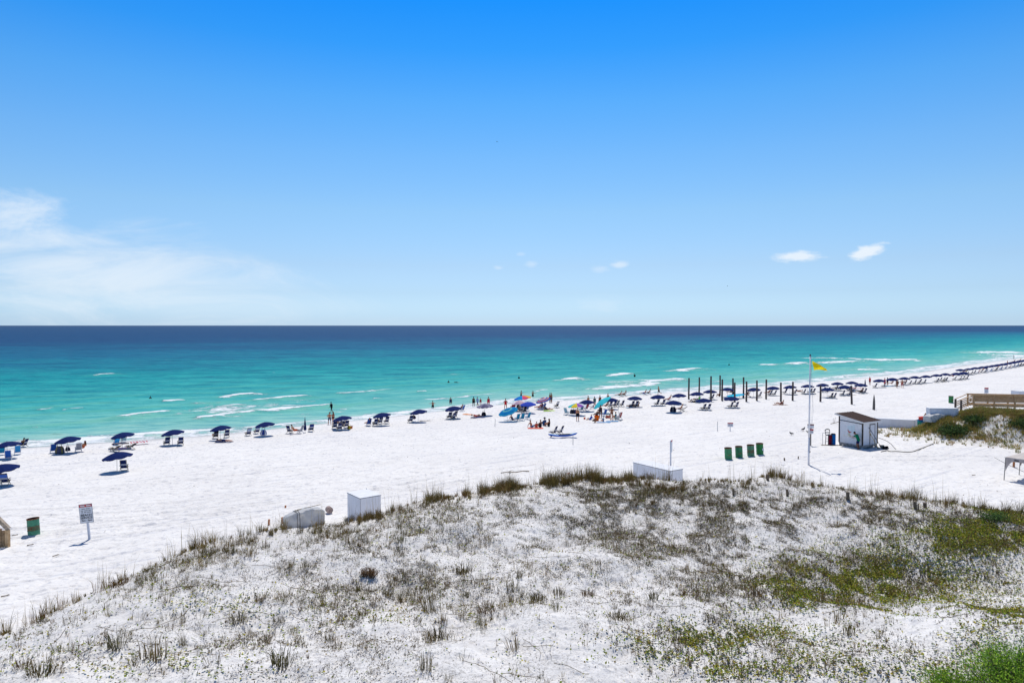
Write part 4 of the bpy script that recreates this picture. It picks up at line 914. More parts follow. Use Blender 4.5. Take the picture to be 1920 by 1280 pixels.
# ------------------------------------------------------------------ who is where
SW, TR, BK, SH = 'swimsuit', 'trunks', 'bikini', 'shirt'
NVY, BLK, RED, ORG = (40, 50, 100), (26, 26, 34), (200, 40, 50), (225, 90, 40)
PEOPLE = [
 # left
 (40, 839, 'recline', 'brown', {SW: BLK}, 'tanned sunbather in a black swimsuit reclining by the navy chair at the left edge', 85),
 (155, 846, 'recline', 'tan', {SW: (190, 100, 70)}, 'sunbather in a rust top reclining right of the third navy umbrella', 70),
 (219, 833, 'recline', 'tan', {TR: NVY}, 'person seated against the bright blue patterned towel, under the blue umbrella', 38),
 (232, 829, 'recline', 'pale', {SW: (190, 200, 210)}, 'person seated against the pale aqua towel', 38),
 (404, 822, 'recline', 'tan', {SW: BLK}, 'person in black seated in the black chair, seen from behind', 38),
 (419, 827, 'lie_front', 'pale', {TR: NVY}, 'man in navy trunks lying face down on the sand before the seventh umbrella', 82),
 (552, 813, 'recline', 'tan', {TR: ORG}, 'man in orange trunks sitting between two chairs left of the furled umbrella', -40),
 (618, 796, 'akimbo', 'tan', {TR: (96, 98, 120)}, 'bare backed man in grey trunks standing near the waterline', 20),
 (625, 795, 'stand', 'tan', {BK: (70, 40, 60)}, 'woman in a bikini standing beside the man in grey trunks', 60),
 (621.5, 773, 'walk', 'brown', {SH: (34, 40, 44), TR: BLK}, 'person in dark clothes wading in the shallows behind the standing couple', 70),
 (634, 799, 'recline', 'tan', {TR: BLK}, 'sitter low in the sand left of the ninth umbrella', -30),
 (691, 799, 'recline', 'tan', {SH: (60, 90, 160)}, 'person in a blue top seated in the blue chair before the tenth umbrella', 38),
 (706, 798, 'recline', 'brown', {TR: BLK}, 'sitter in the shade of the tenth umbrella', 38),
 (776, 790, 'recline', 'dark', {SW: NVY}, 'person in a navy swimsuit seated under the eleventh umbrella', 0),
 (811.5, 765, 'wade', 'tan', {TR: BLK}, 'man in black trunks wading knee deep', 20),
 (845, 757, 'stand', 'tan', {SW: (50, 60, 100)}, 'woman in a navy swimsuit standing in the shallow water', 0),
 (864, 771, 'recline', 'tan', {SW: (60, 70, 120)}, 'person in the blue chair right of the twelfth umbrella', 60),
 (894, 781, 'lie_back', 'tan', {SW: RED}, 'sunbather in a red swimsuit lying on the navy towel', -95),
 (888, 762, 'stand', 'dark', {TR: BLK}, 'dark figure standing at the waterline, leftmost of four', 0),
 (895.5, 762, 'walk', 'tan', {SH: (150, 175, 215), TR: (70, 100, 150)}, 'person in a pale blue shirt at the waterline', 60),
 (901, 760, 'stand', 'tan', {SW: (190, 60, 80)}, 'child in a rose swimsuit at the waterline', 0),
 (916, 763, 'stand', 'tan', {SW: (200, 50, 80)}, 'woman in a crimson swimsuit at the waterline, rightmost of four', 20),
 (948, 768, 'akimbo', 'tan', {SW: (225, 30, 40)}, 'woman in a bright red swimsuit standing behind the turquoise umbrella', 20),
 (962, 768, 'recline', 'tan', {SH: (150, 40, 50)}, 'person in a dark red top seated behind the turquoise umbrella', 20),
 # family clusters
 (975, 772, 'recline', 'tan', {TR: NVY}, 'sitter in the middle of the cluster under the rainbow umbrella', 30),
 (987, 770, 'recline', 'tan', {SW: (50, 80, 160)}, 'person in the royal blue chair under the bright blue umbrella', 30),
 (961, 788, 'sit_legs_out', 'tan', {SW: (50, 60, 110)}, 'person sitting in the shade of the turquoise umbrella', -70),
 (997, 801, 'sit_legs_out', 'tan', {TR: (90, 130, 180)}, 'person in pale blue trunks leaning back on the sand, leftmost of the sitting group', -60),
 (1006, 801, 'sit_sand', 'tan', {SW: (240, 100, 80)}, 'child in a coral swimsuit in the sitting group', 10),
 (1013, 801, 'sit_sand', 'brown', {SW: (40, 40, 50)}, 'person in a dark swimsuit sitting in the middle of the group', 40),
 (1021, 797, 'sit_sand', 'brown', {SH: (50, 90, 140), TR: NVY}, 'person in a blue shirt and cap in the sitting group', 40),
 (1029, 799, 'sit_sand', 'tan', {SW: BLK}, 'woman in black with long hair, rightmost of the sitting group', 60),
 (1012, 768, 'recline', 'tan', {SH: (200, 40, 50)}, 'person in a red shirt seated under the striped umbrella', 60),
 (1018, 768, 'recline', 'tan', {SH: (40, 70, 150)}, 'person in a blue shirt seated under the striped umbrella', 50),
 (1026, 768, 'prop_up', 'tan', {SW: (28, 34, 60)}, 'person in navy propped up with legs stretched to the right, under the striped umbrella', -100),
 (1031, 755, 'stand', 'brown', {TR: BLK}, 'dark haired figure standing at the waterline, left of the couple', -60),
 (1034.3, 755, 'stand', 'brown', {TR: (70, 80, 90)}, 'figure standing at the waterline, right of the couple', 60),
 (977, 744, 'wade', 'tan', {TR: BLK}, 'man wading with an arm stretched out behind the rainbow umbrella', -60),
 (999, 744, 'wade', 'tan', {TR: BLK}, 'man in black trunks wading with both arms out', -40),
 (1083, 789, 'stand', 'tan', {TR: (30, 32, 44)}, 'man in black shorts standing left of the family group', -20),
 (1147, 787, 'akimbo', 'tan', {BK: (120, 70, 60)}, 'woman in a brown bikini with long hair standing by the family group', 10),
 (1107, 787, 'sit_legs_out', 'tan', {SH: (40, 80, 190), TR: (60, 120, 190)}, 'child in a blue shirt sitting at the left of the family group', 110),
 (1112, 792, 'crouch', 'brown', {TR: (90, 70, 60)}, 'tanned child crouching in the sand by the orange bucket', -120),
 (1119, 783, 'recline', 'brown', {SW: BLK}, 'person in black sitting behind the orange bucket', 20),
 (1126, 783, 'stand', 'brown', {SW: (70, 60, 70)}, 'woman standing in the middle of the family group', 10),
 (1138, 784, 'sit_sand', 'tan', {SW: (190, 60, 60)}, 'small child in red sitting left of the woman in the bikini', 10),
 (1142, 784, 'sit_sand', 'tan', {SW: (210, 70, 60)}, 'child with long hair in red sitting next to the small child', 20),
 (1154, 785, 'sit_sand', 'tan', {SH: (40, 130, 140)}, 'person in a teal shirt sitting by the lime green chair', 80),
 (1131, 790, 'sit_sand', 'pale', {SH: (60, 150, 200)}, 'small child in a sky blue shirt sitting on the pale towel', 120),
 (1103, 762, 'stand', 'tan', {TR: NVY}, 'person behind the thirteenth umbrella, head showing above it', 30),
 (1115, 764, 'stand', 'tan', {SH: (70, 110, 110)}, 'person in a green grey shirt standing behind the red chair', 30),
 (1125, 761, 'stand', 'brown', {TR: BLK}, 'person standing behind the cyan umbrella', 20),
 (1140, 757, 'stand', 'tan', {TR: (160, 60, 50)}, 'person standing behind the fourteenth umbrella', 20),
 (1136, 766, 'recline', 'tan', {SW: (200, 130, 110)}, 'sitter between the cyan and the navy umbrella', 60),
 (1162, 744, 'recline', 'tan', {TR: BLK}, 'sitter with legs to the left in the left chair by the water', 78),
 (1170, 743, 'recline', 'tan', {TR: (90, 60, 50)}, 'sitter with legs to the left in the right chair by the water', 78),
 (1208, 741, 'recline', 'tan', {TR: (60, 100, 190)}, 'sitter in blue in the blue chair near the runner', 78),
 (1216, 740, 'recline', 'tan', {TR: (60, 90, 80)}, 'sitter in the grey chair near the runner', 78),
 (1184, 763, 'lie_back', 'tan', {SW: (80, 120, 160)}, 'person lying under the fifteenth umbrella, left', -80),
 (1193, 762, 'prop_up', 'brown', {SW: BLK}, 'person in black propped up under the fifteenth umbrella, right', 80),
 (1235.5, 740, 'run', 'tan', {TR: BLK}, 'man in black trunks running along the waterline', 100),
 (1254, 753, 'recline', 'tan', {SW: (210, 90, 110)}, 'person in pink reclining left of the eighteenth umbrella', 70),
 (1275, 772, 'recline', 'tan', {TR: (120, 110, 130)}, 'man lying back in the lounger with the navy towel', 78),
 (1306, 750, 'prop_up', 'brown', {TR: BLK}, 'person in the shade beside the first wooden posts', 80),
 (1300, 754, 'lie_back', 'brown', {SW: (70, 60, 50)}, 'sunbather lying on a towel left of the twentieth umbrella', 90),
 (1349, 743, 'sit_sand', 'brown', {SW: (90, 60, 50)}, 'person sitting on the sand between the tall posts', 60),
 (1371, 739, 'recline', 'tan', {TR: BLK}, 'sitter under the umbrella among the tall posts', 78),
 (1400, 744, 'recline', 'tan', {SH: (150, 50, 50)}, 'person in dark red seated left of the twenty-fourth umbrella', 80),
 (1441, 740, 'recline', 'tan', {SW: (130, 70, 70)}, 'person seated under the twenty-fifth umbrella', 40),
 (1463, 758, 'prop_up', 'tan', {SW: (130, 60, 50)}, 'sunbather propped up on the open sand beside a wooden post', 82),
 (1497, 734, 'lie_back', 'tan', {SW: (120, 80, 70)}, 'sunbather lying between the umbrellas left of the flagpole', 80),
 (1568, 731, 'recline', 'brown', {TR: BLK}, 'person seated in the shade under the thirtieth umbrella', 70),
 (1614, 738, 'recline', 'dark', {TR: BLK}, 'dark figure seated under the thirty-third umbrella', 40),
 (1631, 721, 'stand', 'tan', {SH: (215, 20, 50), TR: BLK}, 'person in a red shirt standing by the furled umbrella', 20),
 (1659, 724, 'stand', 'tan', {SH: (240, 90, 110), TR: (220, 90, 100)}, 'person in a pink red shirt standing among the far chairs', 20),
 (1664, 723, 'stand', 'brown', {SW: (70, 40, 40)}, 'dark figure beside the person in the pink red shirt', 20),
 (1682, 727, 'walk', 'brown', {BK: (120, 60, 50)}, 'woman in a bikini walking on the sand beside the cyan towel', 170),
 (1691.5, 727, 'akimbo', 'tan', {TR: (180, 60, 60)}, 'person in red shorts standing in front of the far umbrellas', 150),
 (1672, 722, 'recline', 'tan', {SW: (160, 90, 90)}, 'sitter behind the cyan towel', 60),
 (1697, 720, 'recline', 'tan', {TR: (90, 110, 150)}, 'sitter under the thirty-sixth umbrella', 60),
 (1787, 708, 'recline', 'brown', {SH: (150, 50, 60)}, 'person in dark red seated under the fortieth umbrella', 60),
 (1812, 699, 'recline', 'tan', {SH: (130, 130, 60)}, 'person in olive at the start of the far umbrella row', 60),
 (1843, 696, 'recline', 'tan', {SH: (220, 150, 110)}, 'sitter in peach in the far row', 60), (1850, 694, 'recline', 'brown', {TR: BLK}, 'sitter in black in the far row', 60),
 (1872, 690, 'recline', 'tan', {SH: (220, 170, 140)}, 'sitter in beige in the far row', 60), (1889, 686, 'stand', 'tan', {SH: (220, 140, 80)}, 'standing figure in tan in the far row', 60),
 (1901, 680, 'recline', 'brown', {SH: (120, 60, 50)}, 'sitter in brown in the far row', 60), (1912, 678, 'recline', 'brown', {TR: BLK}, 'sitter at the far end of the umbrella row', 60),
 (1901, 673, 'stand', 'brown', {TR: BLK}, 'tiny figure at the waterline beyond the far row', 60),
]
LONG = {1029, 1147, 1142, 625, 155, 1664}
for t in PEOPLE:
    px, py, pz, sk, w, lab, fc = t
    kid = 'child' in lab; s = .62 if 'small' in lab else (.75 if kid else .98)
    if pz in ('wade',) or 'shallow' in lab or 'waterline, ' in lab: pass
    dz = 0.0
    if pz == 'wade': dz = -.45
    if 'shallow water' in lab: dz = -.5
    person(px, py, pz, sk, w, lab, facing=fc, hair=random.choice('bbykr'), long_=int(px) in LONG, s=s, dz=dz, hat=(30, 30, 40) if px in (404, 1026) else ((50, 60, 70) if px == 1021 else None), water=(py < 775 and pz == 'wade') or 'shallow' in lab)
SWIM = [(282, 748, 'dark haired swimmer far out on the left, head above the water'), (841, 717.5, 'swimmer in a red top, left of two swimming side by side'), (857, 717.5, 'swimmer lying low in the water, right of two side by side'),
        (973, 710, 'dark swimmer in the water beyond the rainbow umbrella'), (1190, 707, 'upright swimmer in the surf beyond the middle umbrellas'), (1367, 684.5, 'swimmer farthest out, beyond the tall posts')]
for i, (px, py, lab) in enumerate(SWIM):
    person(px, py, 'stand' if i != 2 else 'lie_front', 'brown', {SH: [(60, 50, 50), (130, 50, 60), BLK, BLK, BLK, (60, 50, 60)][i]}, lab, facing=60 if i == 2 else 10, dz=(-1.15, -1.12, -.05, -1.0, -.8, -1.1)[i], water=True, hair='k')

# ------------------------------------------------------------------ things lying about
def thing(mb, name, label, cat, loc, rz, m, group=None, smooth=False):
    o = mb.build(name, m, None, smooth); o.location = loc; o.rotation_euler = (0, 0, rz); return tag(o, label, cat, group)
def towel(px, py, label, c, l=1.9, w=.9, rz=0, stripes=None):
    mb = MB(); mb.sheet(lambda u_, v_: V(((u_ - .5) * w, (v_ - .5) * l, .035 + .02 * math.sin(u_ * 7 + v_ * 5) + .015 * math.sin(v_ * 17))), 8, 12)
    o = thing(mb, 'towel', label, 'towel', P(px, py), R(rz), [cmat(c)] + ([cmat(stripes)] if stripes else []))
    if stripes:
        for i, p_ in enumerate(o.data.polygons): p_.material_index = (i // 8) % 2
    return o
towel(878, 777, 'bright orange towel spread on the sand', (250, 150, 50), 1.7, .9, 50)
towel(896, 783, 'navy towel under the sunbather in red', (50, 60, 110), 2.0, 1.0, -95)
towel(226, 840, 'coral red towel thrown over the loungers', (230, 80, 80), 1.6, .8, -60).location.z += .45
towel(262, 833, 'red and white striped towel right of the loungers', (200, 60, 80), 1.8, 1.0, -50, (230, 225, 232)).location.z += .25
towel(1030, 770, 'neon lime towel below the striped umbrella', (190, 230, 90), 1.7, .9, -70)
towel(1132, 792, 'pale blue towel at the front of the family group', (140, 180, 220), 1.6, .9, 70)
towel(1148, 790, 'light blue towel at the feet of the woman in the bikini', (120, 170, 215), 1.5, .8, 80)
towel(1004, 803, 'coral towel in front of the sitting group', (245, 110, 80), 1.8, .8, 80)
towel(1674, 724, 'cyan towel lying among the far chairs', (60, 180, 225), 3.2, 1.4, 75)
towel(1602, 733, 'long red towel hanging between the far umbrellas', (210, 60, 70), 3.5, .8, 70).location.z += .5
towel(420, 829, 'navy towel under the man lying face down', (50, 56, 90), 1.9, .8, 82)
towel(1463, 759, 'brown towel under the sunbather beside the post', (150, 110, 90), 2.2, .8, 82)
towel(955, 788, 'white towel in the shade of the turquoise umbrella', (210, 215, 225), 1.4, .8, 60)
towel(1186, 764, 'pale blue towel under the fifteenth umbrella', (150, 180, 205), 2, 1, -80)
def bag(px, py, label, c, c2=(60, 60, 80), s=.45, name='beach_bag', rz=0):
    r = empty(name, label, 'bag', P(px, py), R(rz)); mb = MB()
    prof = [(0, .9), (.1, 1.05), (.5, 1.0), (.85, .8), (1.0, .55)]; k = 14
    for a, b_ in zip(prof, prof[1:]):
        for i in range(k):
            q = []
            for (z, r_), ii in ((a, i), (a, i + 1), (b_, i + 1), (b_, i)):
                an = 2 * math.pi * ii / k; q.append((r_ * s * .62 * math.cos(an), r_ * s * .4 * math.sin(an) * (1 + .12 * math.sin(an * 3)), z * s))
            mb.add(q, [(0, 1, 2, 3)], int(i % 3 == 0))
    mb.add([(math.cos(2 * math.pi * i / k) * s * .34, math.sin(2 * math.pi * i / k) * s * .22, s) for i in range(k)], [tuple(range(k))])
    mb.build('bag_body', [cmat(c), cmat(c2)], r)
    h = MB(); pts = [V((-.3 * s, 0, s)), V((-.22 * s, 0, 1.45 * s)), V((.22 * s, 0, 1.45 * s)), V((.3 * s, 0, s))]
    for a, b_ in zip(pts, pts[1:]): h.bar(a, b_, .03 * s + .01)
    h.build('handle', cmat((50, 50, 60)), r); return r
bag(112, 850, 'large patterned grey bag with yellow trim beside the blue folding chair', (96, 96, 116), (140, 130, 80), .72)
bag(494, 815, 'navy bag with a white towel in the shade of the eighth umbrella', (60, 80, 160), (220, 225, 235), .6)
bag(127, 845, 'black bag at the foot of the third navy umbrella pole', (30, 34, 50), s=.4); bag(907, 779, 'black bag at the foot of the grey patterned umbrella', (36, 34, 40), s=.5)
bag(1262, 772, 'black backpack at the foot of the seventeenth umbrella', (34, 36, 60), s=.7); bag(643, 799, 'dark bag under the ninth umbrella', (50, 56, 90), s=.7)
bag(1073, 775, 'black cooler bag under the pastel rainbow umbrella', (40, 42, 54), s=.55); bag(1078, 775, 'navy cooler bag under the pastel rainbow umbrella', (50, 54, 100), s=.55)
bag(655, 804, 'yellow mesh bag of beach toys by the ninth umbrella', (220, 200, 60), (200, 60, 60), .4); bag(1600, 735, 'pale bag beside the far chairs', (170, 180, 200), s=.6)
def bucket(px, py, label, c, s=.34):
    r = empty('bucket', label, 'bucket', P(px, py)); mb = MB(); mb.tube((0, 0, 0), (0, 0, s), s * .38, s * .55, 16, cap=False); mb.tube((0, 0, .01), (0, 0, .02), s * .37, s * .38, 16); mb.build('pail', cmat(c), r)
    h = MB()
    for i in range(8):
        a, b_ = [V((s * .55 * math.cos(math.pi * t), 0, s + s * .4 * math.sin(math.pi * t))) for t in (i / 8, (i + 1) / 8)]
        h.bar(a, b_, .015)
    h.build('handle', cmat((230, 230, 230)), r)
bucket(1119, 788, 'bright orange bucket in the family group', (250, 110, 20), .62); bucket(1096, 786, 'tiny orange pail left of the family group', (240, 100, 60), .25); bucket(659, 803, 'small red pail by the toys', (200, 70, 60), .3)
def board():
    r = empty('paddleboard', 'blue and white paddleboard with a grey deck pad lying on the sand', 'paddleboard', P(1055, 820) + V((0, 0, .22)), R(4)); mb = MB(); L_ = 3.1; n_ = 26; k = 14
    prof = lambda t: .40 * max(.02, math.sin(math.pi * min(1, max(0, t)))) ** .45
    for i in range(n_):
        for j in range(k):
            q = []
            for ii, jj in ((i, j), (i + 1, j), (i + 1, j + 1), (i, j + 1)):
                t = ii / n_; a = 2 * math.pi * jj / k; w = prof(t); rock = .34 * abs(t - .45) ** 2.4 * 3
                q.append(((t - .5) * L_, w * math.cos(a),   .11 * math.sin(a) * min(1, w * 5) + rock))
            mb.add(q, [(0, 1, 2, 3)], 0 if math.sin(2 * math.pi * (j + .5) / k) > .86 else 1)
    o = mb.build('hull', [cmat((190, 220, 235)), cmat((40, 96, 200))], r, smooth=True)
    d = MB(); d.sheet(lambda u_, v_: V(((u_ - .5) * 1.4 + .25, (v_ - .5) * .56, .118 + .05 * u_)), 6, 3); d.build('deck_pad', cmat((96, 94, 96)), r)
    f = MB(); f.add([(-1.3, 0, -.02), (-1.05, 0, -.02), (-1.3, 0, -.2), (-1.3, .02, -.02), (-1.05, .02, -.02), (-1.3, .02, -.2)], [(0, 1, 2), (5, 4, 3), (0, 3, 4, 1), (1, 4, 5, 2), (0, 2, 5, 3)]); f.build('fin', cmat((40, 40, 50)), r)
board()
def shade_tent():
    r = empty('pop_up_mat', 'bright cyan inflatable mat propped among the tall posts', 'inflatable', P(1379, 747) + V((0, 0, .55)), R(10)); mb = MB(); k = 28
    ring = lambda f: [(math.cos(2 * math.pi * i / k) * 1.55 * f, math.sin(2 * math.pi * i / k) * 1.35 * f, .22 * math.cos(2 * math.pi * i / k * 1) * f) for i in range(k)]
    v_ = ring(1.) + ring(.82); mb.add(v_, [(i, (i + 1) % k, k + (i + 1) % k, k + i) for i in range(k)]); mb.build('rim_band', cmat((30, 150, 200)), r)
    m2 = MB(); m2.add(ring(.82), [tuple(range(k))]); m2.build('mat_panel', cmat((60, 195, 225)), r)
    l = MB()
    for a in (.6, 2.2, 3.9, 5.4): l.bar((math.cos(a) * 1.3, math.sin(a) * 1.1, .15 * math.cos(a)), (math.cos(a) * 1.3, math.sin(a) * 1.1, -.62), .03)
    l.build('support_rod', MATS['rib_metal'], r)
shade_tent()

# ------------------------------------------------------------------ posts
M_PILE = mat('tarred_post_wood', (.085, .070, .066), .9, .35, 5, bump=.5, stretch=(6, 6, .7))
PILES = [(1291.5, 708.5, 748), (1311, 707, 741), (1333, 705, 752), (1350, 703.5, 741), (1354, 711, 751), (1374, 709, 744), (1377.5, 717, 754), (1394, 707, 746), (1399.5, 715, 753), (1419, 713, 751), (1436.5, 711, 748), (1464, 717, 753), (1486.3, 715.5, 751), (1538.3, 722, 753), (1597, 723, 758)]
def post(name, px, top, base, r0, r1, label, cat, m, group=None, n=12, point=False, tilt=0.):
    b = P(px, base); D_ = b.y; z_top = CAMZ + ray(px, top)[2] / ray(px, top)[1] * D_; h = z_top - b.z
    mb = MB(); k = 7; lx = tilt * h
    for i in range(k):
        t0, t1 = i / k, (i + 1) / k; ra, rb_ = r0 + (r1 - r0) * t0, r0 + (r1 - r0) * t1
        if point: ra, rb_ = r0 * (1 - t0 ** 3 * .9), r0 * (1 - t1 ** 3 * .9)
        j0, j1 = [(math.sin(px + t * 5) * .012 + lx * t) for t in (t0, t1)]
        mb.tube((j0, 0, -.2 + (h + .2) * t0), (j1, 0, -.2 + (h + .2) * t1), ra, rb_, n, cap=(i in (0, k - 1)))
    return thing(mb, name, label, cat, b, 0, m, group)
for i, (x, t, b_) in enumerate(PILES):
    post('wooden_post', x, t, b_, .15, .135, 'tall dark wooden post standing in the sand, %s from the left' % ordinal(i + 1), 'post', M_PILE, 'tall dark wooden posts on the beach', tilt=-.03 if i == 14 else 0)
post('wooden_post', 1638.5, 739, 768, .17, .02, 'weathered grey post worn to a point, standing alone behind the shed', 'post', mat('grey_post', (.13, .12, .11), .9, .3, 5, stretch=(6, 6, .7)), point=True)
M_STUB = mat('old_stub_wood', (.20, .15, .10), .9, .35, 7, stretch=(5, 5, .8)); M_OR = mat('orange_stake_wood', (.50, .20, .08), .8, .2, 6)
for x, t, b_, w, l in [(504.5, 973, 984, .06, 'orange brown stake in the sand left of the tarped pile'), (1471, 858, 863, .07, 'short brown stub left of the flagpole, nearer the drums'), (1497, 855, 860, .05, 'short brown stub just left of the flagpole'),
      (1375, 916, 928, .07, 'grey post stub on the dune below the drums'), (1439.5, 889, 900, .09, 'square post stub at the dune crest with grass at its foot'), (1476, 917, 928, .08, 'dark post stub half hidden in grass on the dune'), (1589.5, 922, 936, .10, 'grey post stub on the dune below the flagpole'),
      (1716, 940, 953, .10, 'left one of the grey stubs at the right end of the dune crest'), (1722, 944, 954, .04, 'thin stake between the two grey stubs'), (1734.5, 942, 951, .11, 'right one of the grey stubs at the right end of the dune crest'),
      (1294, 1238, 1250, .05, 'dark stub in the green patch at the bottom of the dune')]:
    post('post_stub', x, t, b_, w, w * .95, l, 'post', M_OR if 'orange' in l else M_STUB, n=4)
M_ROD = mat('thin_rod_metal', (.45, .45, .45), .5, .1)
for x, t, b_, l in [(928, 785, 799, 'thin grey rod stuck in the sand left of the turquoise umbrella'), (1074, 816, 833, 'thin grey rod stuck in the sand by the paddleboard'), (1345, 790, 808, 'thin grey rod in the open sand left of the small sign'), (1159, 750, 775, 'thin white pole standing by the row of four chairs')]:
    post('thin_rod', x, t, b_, .035, .03, l, 'rod', M_ROD, n=6, tilt=.03)

# ------------------------------------------------------------------ drums
M_RUST = mat('rusty_steel', (.20, .085, .045), .85, .4, 12)
def drum(px, py, label, c, band=None, note=False, s=1.0, tilt=-.05, rz=0.):
    b = P(px, py); r = empty('steel_drum', label, 'drum', b + V((0, 0, -.06)), rz, 'green steel drums'); r.rotation_euler = (0, tilt, rz); r.scale = (s, s, s)
    m = mat('drum_paint_%d_%d' % (c[1], band is not None), tuple(v * .9 for v in lin(c)), .55, .3, 5, col2=tuple(v * 1.25 for v in lin(c)), spec=.4)
    mb = MB(); rr, hh = .295, .98; k = 28
    prof = [(0, rr), (.30, rr), (.315, rr + .014), (.335, rr + .014), (.35, rr), (.60, rr), (.615, rr + .014), (.635, rr + .014), (.65, rr), (hh, rr)]
    for (z0, r0), (z1, r1) in zip(prof, prof[1:]): mb.tube((0, 0, z0), (0, 0, z1), r0, r1, k, mi=1 if (band and .33 < z0 < .6) else 0, cap=False)
    mb.tube((0, 0, hh), (0, 0, .3), rr - .012, rr - .012, k, mi=2, cap=False); mb.tube((0, 0, .29), (0, 0, .3), rr - .012, rr - .012, k, mi=2)
    mb.build('drum_body', [m, mat('drum_worn_band', lin((112, 92, 72)), .8, .3, 9, col2=lin((60, 110, 80))), M_RUST], r)
    rim = MB()
    for i in range(k):
        a0, a1 = 2 * math.pi * i / k, 2 * math.pi * (i + 1) / k; rim.bar((rr * math.cos(a0), rr * math.sin(a0), hh), (rr * math.cos(a1), rr * math.sin(a1), hh), .035, .045)
    rim.build('rim', M_RUST, r)
    if note:
        nb = MB(); nb.box(.10, .24, -rr - .0, -rr + .04, .42, .60); nb.build('notice', cmat((225, 228, 240)), r)
    else:
        nb = MB()
        for dx, dz, w_ in ((.02, .40, .09), (.10, .44, .05), (-.1, .38, .05)): nb.box(dx - w_ / 2, dx + w_ / 2, -rr - .008, -rr + .04, dz, dz + .07)
        nb.build('rust_patch', M_RUST, r)
    return r
drum(1366, 860, 'green drum with a rusty rim and pale lower half, leftmost of the four', (52, 128, 84), s=1.03)
drum(1386, 857, 'green drum with one round rust spot, second of the four', (36, 112, 74), s=1.03)
drum(1408, 854, 'green drum with a worn brown band, third of the four', (70, 120, 92), band=1, s=1.03)
drum(1425, 851, 'green drum with a white notice on it, rightmost of the four', (24, 116, 56), note=True, s=1.03)
drum(64, 1002, 'rust banded green drum alone near the left edge', (64, 132, 104), band=1, tilt=-.06, s=1.0)
drum(1783, 755, 'far green drum standing alone in front of the boardwalk', (44, 120, 66), tilt=0, s=1.1)

# ------------------------------------------------------------------ signs and flag
M_SIGN = mat('sign_white_paint', (.72, .73, .76), .6, .05); M_SRED = mat('sign_red_paint', (.50, .03, .025), .6, .1); M_SBLK = mat('sign_black_paint', (.02, .02, .025), .6, .1); M_POSTW = mat('sign_post_white', (.60, .62, .68), .6, .08); M_WH = mat('sign_lettering_white', (.8, .8, .8), .6, .05)
def text(body, parent, m, x, z, size, y=-.03, name='lettering'):
    cu = bpy.data.curves.new('t', 'FONT'); cu.body = body; cu.size = size; cu.align_x = 'CENTER'; cu.align_y = 'CENTER'; cu.extrude = .003; cu.offset = size * .02
    o = bpy.data.objects.new('t', cu); COL.objects.link(o); me = bpy.data.meshes.new_from_object(o.evaluated_get(dgp())); bpy.data.objects.remove(o)
    t = link(name, me, m, parent); t.location = (x, y, z); t.rotation_euler = (R(90), 0, 0); return t
def service_sign():
    b = P(168, 1011); r = empty('beach_sign', 'white beach service sign with a red header on a leaning white post', 'sign', b); r.rotation_euler = (R(2), R(-4), R(12))
    p = MB(); p.box(-.05, .05, -.05, .05, -.2, 1.95); p.build('sign_post', M_POSTW, r)
    q = MB(); q.box(-.31, .31, -.085, -.055, .98, 1.98); q.build('sign_board', M_SIGN, r)
    e = MB()
    for x0, x1, z0, z1 in ((-.325, -.31, .965, 1.995), (.31, .325, .965, 1.995), (-.31, .31, .965, .98), (-.31, .31, 1.98, 1.995)): e.box(x0, x1, -.09, -.05, z0, z1)
    e.build('board_edge', mat('sign_edge_grey', (.22, .24, .28), .6, .1), r)
    h = MB(); h.box(-.31, .31, -.092, -.0855, 1.84, 1.98); h.build('header_band', M_SRED, r)
    # too small to read in the photograph: two words in the header, three lines of fine print
    for rows, m_, nm, y_ in ((((1.91, .075, ((-.26, -.04), (.03, .26))),), M_WH, 'header_lettering', -.0935), (((1.74, .035, ((-.2, -.04), (0, .2))), (1.64, .035, ((-.25, -.12), (-.09, .1), (.13, .25))), (1.55, .04, ((-.24, -.14), (-.1, .02), (.05, .24)))), M_SBLK, 'fine_print', -.087)):
        w_ = MB()
        for z, h_, ws in rows:
            for x0, x1 in ws:
                n_ = max(2, int((x1 - x0) / .035))
                for i in range(n_): a0 = x0 + (x1 - x0) * i / n_; w_.box(a0 + .004, a0 + (x1 - x0) / n_ - .004, y_, -.0856 if nm == 'fine_print' else -.0925, z - h_ / 2 * (.7 + .3 * (i % 2)), z + h_ / 2)
        w_.build(nm, m_, r)
    text('BEACH', r, M_SBLK, 0, 1.39, .17, -.09); text('SERVICE', r, M_SBLK, 0, 1.24, .155, -.09); text('9am - 5pm', r, M_SBLK, 0, 1.10, .12, -.09)
service_sign()
def edge_sign():
    b = P(1257.5, 876); r = empty('beach_sign', 'narrow sign seen almost edge on, on a post behind the long storage box', 'sign', b); r.rotation_euler = (0, R(-2), R(68))
    p = MB(); p.box(-.05, .05, -.05, .05, -.2, 2.2); p.build('sign_post', M_POSTW, r)
    q = MB(); q.box(-.3, .3, -.085, -.055, 1.25, 2.25); q.build('sign_board', M_SIGN, r); h = MB(); h.box(-.3, .3, -.092, -.086, 2.12, 2.25); h.build('header_band', M_SRED, r)
    s_ = MB(); s_.tube((0, 0, -.05), (0, 0, .12), .1, .09, 8); s_.build('post_foot', M_STUB, r)
edge_sign()
